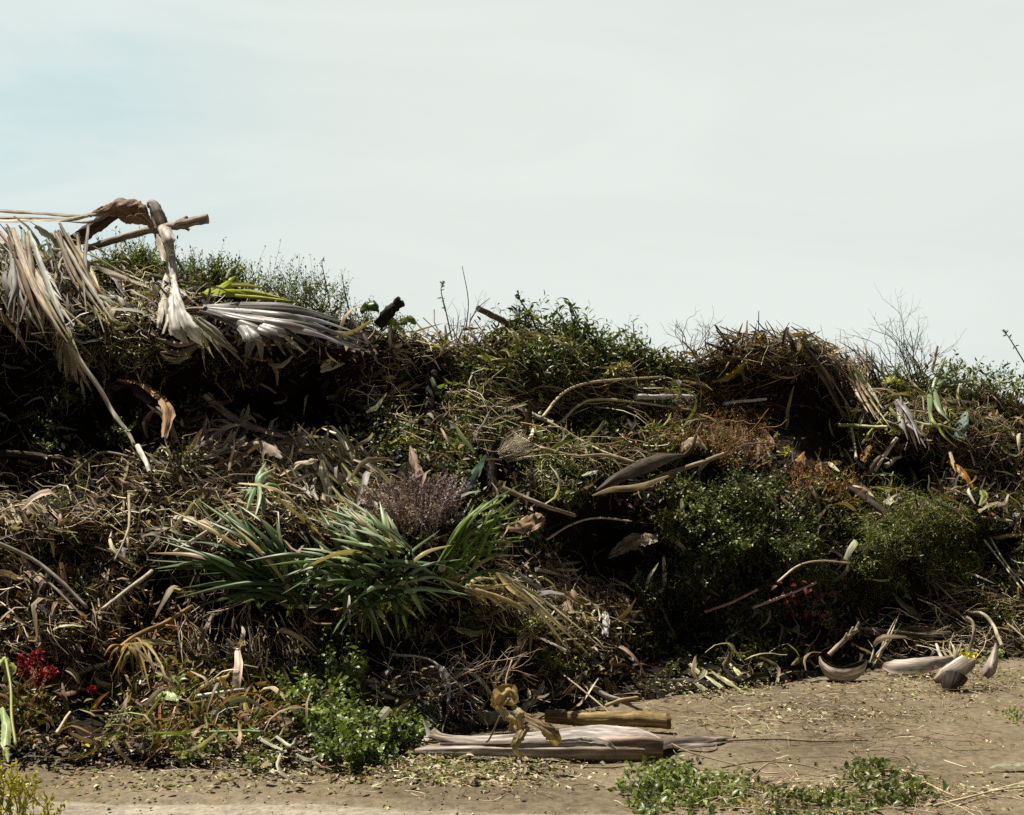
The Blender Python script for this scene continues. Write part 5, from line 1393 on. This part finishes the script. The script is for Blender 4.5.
hanging_frond('yellow-green straps scattered between the cane and the orange leaf', (940, 425), [(968, 444), (976, 452), (930, 412), (958, 448), (912, 420), (950, 430)], 3.6, [(.34, .34, .16), (.26, .28, .12)], .05, .36, name='leaf_tuft', cat='leaf tuft', mat=M_STRAP, lname='leaf')
# red leaves
def red_plant(label, spots, leaf, pal, off, group='red leaf clusters', name='red_leaf_cluster', cat='red leaves'):
    T = thing(name, label, cat, P(spots[0][0], spots[0][1], off), group)
    f, s = Mesh(), Mesh()
    for cx, cy, rx, ry, n in spots:
        x, y = ell(cx, cy, rx, ry, n)
        p = P(x, y, off) + rng.normal(size=(n, 3)) * .03
        f.leaves(p, rng.normal(size=(n, 3)) + vec(0, -.3, -.2), nrm(rng.normal(size=(n, 3)) * .7 + vec(0, -.5, .8)), leaf * rng.uniform(.6, 1.2, n), leaf * .55, pick(pal, n), .3, .25)
        s.tube([P(cx, cy + ry, off - .15), P(cx, cy, off - .03), P(cx + rx * .6, cy - ry * .4, off)], .0025, (.1, .03, .025), sides=5)
    f.build('foliage', M_FLOWER, T)
    s.build('stem', M_TWIG, T)
RED = [(.1, .012, .012), (.07, .01, .01), (.16, .022, .018), (.06, .02, .015)]
red_plant('dark red leaves drooping from the thin stick under the dense bush', [(800, 594, 24, 12, 26), (812, 606, 14, 16, 14)], .06, RED, .46)
red_plant('small red and orange leaves at the end of the left reddish stick', [(706, 604, 8, 8, 9)], .04, RED + ORANGE[:2], .46)
red_plant('dark red withered leaves lying at the bush foot before the spathes', [(782, 690, 12, 10, 16), (842, 640, 8, 20, 10)], .05, RED[:2], .25)
red_plant('single dull red leaf lying on the earth left of the pale spathes', [(838, 691, 12, 5, 8)], .07, [(.17, .05, .045), (.22, .1, .09)], .05)
def red_flowers():
    T = thing('red_flower_bush', 'crimson flower heads among litter at the lower left edge', 'flowers', P(34, 690, .3))
    for cx, cy, r_ in [(38, 656, 8), (26, 670, 8), (44, 672, 9), (52, 672, 6), (22, 660, 6), (40, 680, 6), (92, 690, 4)]:
        f = Mesh()
        n = 70
        p = P(cx, cy, .5) + nrm(rng.normal(size=(n, 3))) * m_px(cx, cy, r_) * rng.uniform(.3, .9, (n, 1))
        f.leaves(p, p - P(cx, cy, .42) + rng.normal(size=(n, 3)) * .02, nrm(rng.normal(size=(n, 3)) + vec(0, -.4, .7)), .024, .014, pick([(.2, .008, .018), (.12, .007, .012), (.3, .014, .034)], n), .3, .3)
        f.build('flower', M_FLOWER, T)
    s = Mesh()
    for k in range(9):
        s.tube([P(30 + rng.normal() * 5, 710, .2), P(32 + rng.normal() * 9, 690, .35), P(36 + rng.normal() * 12, 668, .46)], .003, (.08, .08, .03), sides=5)
    s.build('stem', M_TWIG, T)
red_flowers()
hanging_frond('rusty orange dry fronds drooping in an arch at the lower left', (126, 645), [(108, 668), (112, 676), (150, 662), (158, 672), (144, 680), (134, 684), (104, 656), (164, 668), (140, 672), (118, 684), (150, 690)], 3.4, [(.3, .17, .03), (.24, .13, .03), (.36, .24, .07)], .3, .5)
for lab, pts, wd, t in [('light green cut leaf piece lying on the lower left litter', [(154, 700, .36), (166, 696, .4), (180, 700, .36)], (7, 11, 7), (.26, .32, .12)),
                        ('pale green broad leaf standing at the left edge above the ground, lower one', [(2, 708, .35), (6, 726, .4), (6, 744, .4), (8, 762, .35)], (4, 10, 9, 1), (.3, .36, .16)),
                        ('yellow-green folded leaf at the left edge above the tall one', [(-4, 660, .42), (4, 662, .46), (10, 670, .46), (4, 682, .42)], (10, 14, 12, 4), (.28, .32, .1)),
                        ('small white-green leaf on the lower left litter', [(136, 680, .4), (141, 684, .44), (146, 680, .44)], (5, 9, 5), (.45, .5, .38))]:
    blade('green_leaf', lab, 'leaf', pts, wd, tone=t, cup=.35, mat=M_STRAP, face=(.2, -.7, .6), group='pale green leaves at the lower left')
stick('green_stalk', 'thin yellow-green stem standing at the left edge beside the broad leaf', 'stalk', [(16, 746, .4), (12, 716, .46), (11, 690, .46), (6, 660, .44)], 2, 1.8, tone=(.26, .28, .08), mat=M_STRAP, sides=7)
stick('green_stalk', 'straight green stalk lying level on the lower left litter', 'stalk', [(158, 738, .3), (200, 733, .36), (240, 731, .36), (262, 732, .34)], 2.4, 2.0, tone=(.14, .2, .06), mat=M_STRAP, sides=8)
for lab, pts, wd in [('white shredded stalk lying bent beside the green bush foot, left one', [(250, 726, .34), (262, 740, .4), (282, 750, .4)], (3, 5, 2)),
                     ('white shredded stalk end pointing right towards the green bush', [(276, 736, .38), (290, 746, .42), (296, 738, .42)], (3, 5, 2)),
                     ('crooked white root lying on the ground before the green bush', [(282, 748, .3), (278, 768, .3), (288, 778, .25), (296, 783, .2)], (3, 4, 4, 1.5)),
                     ('pale splayed strip lying right of the crooked white root', [(296, 754, .3), (308, 760, .33), (318, 756, .33)], (2, 5, 2))]:
    blade('shredded_stalk', lab, 'stalk', pts, wd, tone=(.45, .44, .32), cup=.4, ragged=.3, group='white shredded stalks at the heap foot')
for lab, pts in [('cut cream leaf stub at the dark bush foot, top one', [(690, 664, .3), (700, 674, .36)]), ('cut cream leaf stub at the dark bush foot, middle one', [(706, 676, .3), (722, 688, .36)]),
                 ('cut cream leaf stub at the dark bush foot, longest and lowest', [(712, 672, .32), (728, 682, .38), (740, 690, .36)]), ('cut cream leaf stub at the dark bush foot, thin right one', [(730, 664, .3), (736, 670, .35), (740, 676, .35)]),
                 ('cut cream leaf stub at the dark bush foot, small left one', [(696, 684, .28), (706, 690, .32)])]:
    blade('leaf_stub', lab, 'leaf stub', pts, (3, 5, 4), tone=(.46, .43, .25), cup=.4, group='cut leaf stubs at the bush foot')
# ------------------------------------------------------------------ things on the bare ground
def ground_sheath():
    T = thing('fallen_palm_sheath', 'long pale dry palm sheath rolled up on the bare earth in front', 'palm sheath', G(540, 757))
    s = F / 7.75
    def Q(px, py, d=7.75):
        return W(px, py, d)
    pale = [(.3, .23, .18), (.42, .36, .31), (.38, .32, .27), (.27, .2, .15), (.2, .14, .1)]
    m = Mesh()
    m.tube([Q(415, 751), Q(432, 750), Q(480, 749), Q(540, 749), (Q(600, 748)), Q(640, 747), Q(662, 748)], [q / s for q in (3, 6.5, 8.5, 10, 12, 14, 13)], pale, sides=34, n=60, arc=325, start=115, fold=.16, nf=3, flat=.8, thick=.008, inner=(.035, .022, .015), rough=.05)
    m.build('lower_roll', M_FIBRE, T)
    m = Mesh()
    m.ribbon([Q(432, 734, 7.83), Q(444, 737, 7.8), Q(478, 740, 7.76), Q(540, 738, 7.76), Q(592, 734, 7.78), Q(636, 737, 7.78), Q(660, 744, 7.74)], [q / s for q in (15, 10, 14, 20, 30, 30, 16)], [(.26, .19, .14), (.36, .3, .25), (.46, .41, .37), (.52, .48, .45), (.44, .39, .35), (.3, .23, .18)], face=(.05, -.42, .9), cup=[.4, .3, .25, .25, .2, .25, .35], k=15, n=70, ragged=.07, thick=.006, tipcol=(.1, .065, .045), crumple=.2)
    m.build('upper_fold', M_FIBRE, T)
    m = Mesh()
    m.ribbon([Q(548, 741, 7.62), Q(582, 739, 7.6), Q(606, 743, 7.6), Q(618, 750, 7.62)], [q / s for q in (2, 7, 9, 2)], (.44, .4, .37), face=(.1, -.6, .8), cup=.35, n=26, k=7, crumple=.5, ragged=.25)
    m.ribbon([Q(440, 744, 7.66), Q(490, 744, 7.64), Q(530, 743, 7.64)], [q / s for q in (3, 4, 2)], (.12, .08, .055), face=(0, -.8, .5), cup=.3, n=24, k=5, crumple=.4, ragged=.3)
    m.build('split_edge', M_FIBRE, T)
    m = Mesh()
    for o_, w_, c_ in ((0, 1, [(.1, .07, .05), (.19, .155, .125), (.26, .22, .19)]), (5, .5, [(.16, .12, .09), (.3, .26, .22)]), (-4, .45, [(.09, .065, .05), (.2, .16, .13)])):
        m.ribbon([Q(648, 747 + o_ * .4, 7.75), G(676, 748 + o_ * .6, .025), G(706, 746 + o_, .035), G(732 - abs(o_) * 3, 741 + o_ * 1.2, .02)], [q * w_ / s for q in (18, 14, 10, 1)], c_, face=(0, -.35, .9), cup=.3, n=30, k=7, ragged=.3, thick=.003, crumple=.4)
    m.build('tail', M_FIBRE, T)
ground_sheath()
stick('sheath_butt', 'grey blunt stem butt half hidden behind the ground sheath and curled leaf', 'stem', [(484, 718, .1), (500, 717, .12), (516, 719, .1)], 9, 9, tone=(.2, .18, .15), sides=12)
def yellow_log():
    T = thing('palm_log', 'short yellow-tan ringed palm log lying behind the pale ground sheath', 'log', G(608, 729))
    d = float(ground_d(729))
    s = F / d
    m = Mesh()
    n = 70
    p = spline([W(546, 716, d + .1), W(590, 719.5, d + .03), W(630, 718.5, d), W(668, 720.5, d - .04)], n)
    rr = np.interp(np.linspace(0, 1, n), [0, 1], [6.8 / s, 8.4 / s]) * (1 + .05 * np.sin(np.linspace(0, 19, n)) * np.linspace(.2, 1, n))
    u = np.linspace(0, 1, n)
    for c in (.08, .22, .37, .53, .7, .86):
        rr = rr * (1 + .06 * np.exp(-((u - c) / .008) ** 2))
    m.tube(p, rr, [(.17, .12, .06), (.26, .19, .085), (.3, .22, .1), (.24, .17, .075), (.3, .22, .11)], sides=20, n=n, rough=.09, inner=(.17, .105, .05))
    m.build('shaft', M_WOOD, T)
    m = Mesh()
    e = p[-1]
    m.tube([e - vec(.01, 0, 0), e + vec(.012, 0, .002)], [8.9 / s, 8.5 / s], (.2, .11, .045), sides=18, rough=.08, inner=(.19, .115, .055))
    m.build('cut_end', M_WOOD, T)
yellow_log()
def curled_leaf():
    T = thing('curled_leaf', 'crumpled yellow-brown dry leaf standing over the ground sheath', 'dry leaf', G(522, 757))
    d0 = 7.5
    def Q(px, py, o=0):
        return W(px, py, d0 + o)
    s = F / d0
    lobes = [([Q(494, 708), Q(500, 698), Q(508, 694, .03), Q(516, 704)], (7, 17, 20, 8), (.4, .28, .11), .4),
             ([Q(496, 706, -.03), Q(504, 714), Q(512, 722, .02), Q(516, 732)], (8, 14, 13, 8), (.44, .33, .15), .4),
             ([Q(512, 704, .02), Q(520, 714, -.03), Q(522, 728)], (4, 8, 6), (.45, .36, .2), .3),
             ([Q(514, 708), Q(528, 718, -.03), Q(542, 726, -.05), Q(552, 734, -.05), Q(558, 744, -.03)], (4, 7, 8, 15, 7), (.31, .225, .12), .35),
             ([Q(528, 726, -.02), Q(520, 736, -.06), Q(515, 746, -.07), Q(521, 759, -.06)], (5, 9, 7, 2), (.3, .22, .11), .4)]
    for pts, wd, c, cu in lobes:
        m = Mesh()
        m.ribbon(pts, [1.15 * q / s for q in wd], c, face=(.1, -.75, .6) + rng.normal(size=3) * .1, cup=cu * .3, k=11, n=30, ragged=.3, crumple=.4, twist=[0, rng.uniform(-30, 30), rng.uniform(-40, 40)])
        m.build('lobe', M_DRY, T)
    m = Mesh()
    m.tube([Q(508, 700), Q(506, 680, .1), Q(512, 660, .2)], .004, (.3, .22, .13), sides=6)
    m.tube([Q(500, 716, .03), Q(490, 738, .1), Q(486, 742, .12)], .0045, (.14, .1, .06), sides=6)
    m.build('stalk', M_TWIG, T)
curled_leaf()
stick('twig', 'short dark twig lying across the left end of the ground sheath', 'twig', [(420, 760, .15), (440, 752, .2), (457, 741, .22)], 1.6, 1.2, tone=(.13, .1, .075), mat=M_TWIG, sides=6)

# pale spathes at the right
PALE = [(.2, .13, .09), (.44, .37, .32), (.5, .43, .38), (.46, .39, .34), (.26, .19, .14)]
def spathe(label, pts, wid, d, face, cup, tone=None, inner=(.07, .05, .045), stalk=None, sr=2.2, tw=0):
    T = thing('palm_spathe', label, 'palm spathe', G(pts[len(pts) // 2][0], F * EYE / d + HOR), 'pale spathes on the ground')
    s = F / d
    m = Mesh()
    m.ribbon([W(a, b, d + o) for a, b, o in pts], [q / s for q in wid], tone or PALE, face=face, cup=cup, k=13, n=40, thick=.011, tipcol=inner, ragged=.09, twist=tw, crumple=.07)  # back face coloured dark for the shade beneath the shell
    m.build('shell', M_FIBRE, T)
    if stalk:
        m = Mesh()
        m.tube([W(a, b, d + o) for a, b, o in stalk], [sr / s, sr * .8 / s], (.38, .32, .25), sides=8, n=24, rough=.15)
        m.build('stalk', M_WOOD, T)
    return T
def boat_spathe():
    T = thing('palm_spathe', 'open boat-shaped pale spathe with the shade inside its hollow painted dark, leftmost of the pale spathes', 'palm spathe', G(842, 680), 'pale spathes on the ground')
    e = 10.7
    s = F / e
    m = Mesh()
    m.tube([W(820, 656, e + .04), W(825, 664, e + .02), W(834, 670, e), W(847, 671, e - .02), W(857, 667, e), W(866, 660, e + .04)], [q / s for q in (1.5, 6, 11, 12, 9, 2)], [(.3, .22, .17), (.48, .41, .36), (.5, .43, .38), (.46, .38, .32), (.3, .22, .17)], sides=24, n=44, arc=215, start=165, fold=.05, nf=2, thick=.01, inner=(.05, .035, .028), rough=.04)  # near-black inner colour paints in the shade of the cavity
    m.build('shell', M_FIBRE, T)
    m = Mesh()
    m.tube([W(829, 655, e + .05), W(838, 646, e + .06), W(848, 637, e + .06), W(858, 629, e + .05)], [2.6 / s, 2.2 / s], (.36, .3, .22), sides=8, n=20, rough=.2)
    for q_ in ((844, 640), (850, 634), (856, 629)):
        m.tube([W(q_[0], q_[1], e + .06), W(q_[0] + 3, q_[1] - 7, e + .04)], [1.6 / s, .8 / s], (.42, .36, .27), sides=6, n=6)
    m.build('stalk', M_WOOD, T)
boat_spathe()
spathe('long pale pinkish spathe lying on its side beneath the bone-pale stick', [(885, 666, .1), (895, 668, .02), (915, 667, -.02), (934, 663, 0), (952, 658, .1)], (9, 20, 22, 16, 5), 10.9, (0, -.45, .9), .42)
spathe('pale spathe tipped on its nose with its shaded underside painted dark, nearest of the pale spathes', [(934, 681, -.04), (944, 677, -.02), (957, 669, 0), (967, 662, .05), (973, 658, .1)], (5, 19, 22, 19, 6), 10.2, (-.15, -.5, .85), .5,
       stalk=[(958, 668, .08), (968, 652, .1), (974, 634, .1), (972, 622, .12), (966, 617, .14)])
spathe('narrow pale spathe standing on end by the right edge', [(984, 676, 0), (990, 668, 0), (994, 656, .02), (996, 643, .05)], (10, 13, 8, 2), 10.4, (-.4, -.8, .3), .4)
def shaded_spathe_keel():
    T = thing('shaded_spathe_tip', 'pointed lower half of a spathe, painted dark for its shade, resting under the nearest pale one', 'palm spathe', G(950, 694))
    m = Mesh()
    m.tube([W(954, 676, 10.15), W(951, 685, 10.12), W(949, 694, 10.1)], [.1, .075, .035], (.05, .034, .028), sides=14, n=14, flat=.7)  # unlit lower side put into the colour, far darker than the shells
    m.build('shaded_keel', M_FIBRE, T)
shaded_spathe_keel()
for lab, pts, r in [('thick curved pale stalk arching over the narrow spathe by the right edge', [(968, 612, .3), (982, 614, .38), (994, 628, .4), (1002, 646, .36)], 2.8),
                    ('short pale stalk beneath the thick arching one', [(974, 658, .2), (984, 668, .22), (990, 674, .22)], 1.8),
                    ('pale thin stalk with small white knob at the right edge', [(1008, 624, .3), (1020, 634, .32), (1034, 648, .3)], 1.2)]:
    stick('arching_stalk', lab, 'stalk', pts, r, r * .8, tone=(.38, .33, .24), knots=1, group='pale stalks above the spathes')
hanging_frond('stiff pale straw stubs standing between the pale spathes', (952, 664), [(950, 640), (954, 632), (946, 648), (958, 646), (944, 640), (962, 642)], 2.6, STRAW, 0, .32, name='straw_stubs', cat='straw')
hanging_frond('long pale grass blades bowing left of the long pinkish spathe', (872, 662), [(896, 618), (900, 612), (902, 622), (868, 640), (890, 630)], 2.2, STRAW + [(.4, .42, .26)], -.06, .3, name='grass_tuft', cat='grass')
def yellow_bloom():
    T = thing('yellow_flower', 'tiny yellow flower lying on the nearest pale spathe', 'flower', W(968, 655, 10.2))
    f = Mesh()
    n = 26
    p = W(968 + rng.normal(size=n) * 5, 655 + rng.normal(size=n) * 3, 10.1 + rng.normal(size=n) * .02)
    f.leaves(p, rng.normal(size=(n, 3)), nrm(rng.normal(size=(n, 3)) + vec(0, -.4, .8)), .035, .022, pick([(.5, .42, .02), (.42, .42, .04)], n), .2, .3)
    f.build('petal', M_FLOWER, T)
yellow_bloom()
# leafy cuttings on the ground
def cuttings(label, spots, leaf, pal, stems, n_per=8, seed_h=.08):
    a = spots[0]
    T = thing('leafy_cutting', label, 'cutting', G(a[0], a[1] + a[3]), 'leafy cuttings on the bare earth')
    f, s = Mesh(), Mesh()
    for cx, cy, rx, ry, n in spots:
        x, y = ell(cx, cy, rx * 1.15, ry * 1.15, n, True)
        dome = np.sqrt(np.maximum(1 - ((x - cx) / rx) ** 2 - ((y - cy) / ry) ** 2, 0))
        base = G(x, y + 4, 0)
        base[:, 2] += .015 + seed_h * dome * rng.random(n)
        K = n_per
        d = nrm(rng.normal(size=(n, 3)) * vec(1, .7, .35) + vec(0, 0, .25))
        t = np.linspace(-.5, .5, K)
        pos = base[:, None] + d[:, None] * (.12 * t)[None, :, None]
        ld = d[:, None] * .5 + rng.normal(size=(n, K, 3)) * .8
        col = np.repeat(pick(pal, n), K, 0)
        pos[..., 2] = np.maximum(pos[..., 2], gz(pos[..., 0], pos[..., 1]) + .012)
        f.leaves(pos.reshape(-1, 3), ld.reshape(-1, 3), nrm(rng.normal(size=(n * K, 3)) * .7 + vec(0, -.2, .9)), leaf * rng.uniform(.35, 1.25, n * K), leaf * .55 * rng.uniform(.7, 1.1, n * K), col, .25, .2)
        s.sticks(base, d, .16, .0016, pick([(.1, .08, .04), (.16, .12, .06)], n), .15, 'tube', .04)
    for pts in stems:
        s.tube([G(px, py, z) for px, py, z in pts], [.005, .003], pick([(.2, .15, .09), (.16, .12, .07)], 1)[0], sides=6, n=16)
    f.build('foliage', M_LEAF, T)
    s.build('stem', M_TWIG, T)
BR = [(.1, .135, .03), (.15, .19, .05), (.06, .085, .02), (.24, .27, .12)]
cuttings('fresh green leafy cutting lying just right of the sheath tail', [(656, 780, 24, 17, 80), (690, 784, 32, 14, 56), (725, 788, 26, 12, 20)], .045, BR, [[(672, 752, .05), (690, 766, .08), (720, 772, .07), (760, 778, .05)]])
cuttings('wilted green cutting lying at the bottom centre right', [(800, 800, 62, 12, 34), (770, 786, 30, 10, 8), (840, 802, 40, 10, 22)], .042, BR[:1] + [(.06, .08, .02), (.13, .13, .04), (.24, .2, .1)], [[(720, 774, .04), (760, 770, .06), (800, 772, .05), (828, 776, .03)], [(740, 792, .03), (770, 776, .08), (795, 786, .05)]], seed_h=.06)
cuttings('darker green cutting with upright leaves at the bottom right', [(885, 780, 30, 12, 26), (900, 796, 34, 12, 18), (862, 776, 14, 10, 8)], .05, [(.05, .07, .016), (.075, .1, .022), (.13, .15, .04)], [[(850, 790, .03), (880, 782, .07), (930, 784, .05)]], seed_h=.09)
cuttings('little bright green sprig on the earth at the right edge', [(1016, 714, 10, 5, 10)], .03, LGREEN, [])

# yellow-green feathery shrub close to the viewer at the lower left
def near_shrub():
    d = 5.6
    T = thing('feathery_shrub', 'yellow-green feathery shrub in the near left corner', 'shrub', (-1.75, d, 0))
    f, s = Mesh(), Mesh()
    def tw(p, dr, ln, r0, depth):
        n = 6
        pts = [np.array(p, float)]
        dd_ = nrm(dr)
        for k in range(n):
            dd_ = nrm(dd_ + rng.normal(size=3) * .08 + vec(0, 0, .05))
            pts.append(pts[-1] + dd_ * ln / n)
        s.tube(pts, [r0, r0 * .6], (.2, .19, .03), sides=5, n=10)
        c = spline(pts, 30)
        k = int(ln * 120)
        i = rng.integers(4, 30, k)
        f.leaves(c[i], dd_ * .8 + rng.normal(size=(k, 3)) * .6, nrm(rng.normal(size=(k, 3)) + vec(0, -.4, .7)), .022 * rng.uniform(.7, 1.2, k), .009, pick([(.34, .3, .03), (.28, .26, .025), (.4, .34, .05), (.2, .2, .02)], k), .1, .2)
        if depth:
            for q in range(3):
                tw(pts[rng.integers(2, 7)], nrm(dd_ + vec(rng.normal() * .6, rng.normal() * .3, .1)), ln * .5, r0 * .6, depth - 1)
    for tx in (-.24, -.12, 0.0, .02, .1, .16, -.04, -.3):
        tw((-1.84 + tx * .55, d + rng.normal() * .06, 0), (tx * 1.1 + .04, rng.normal() * .1, 1), .26 + .04 * rng.random() - .2 * max(tx, 0), .004, 2)
    f.build('foliage', M_LEAF, T)
    s.build('stem', M_TWIG, T)
near_shrub()
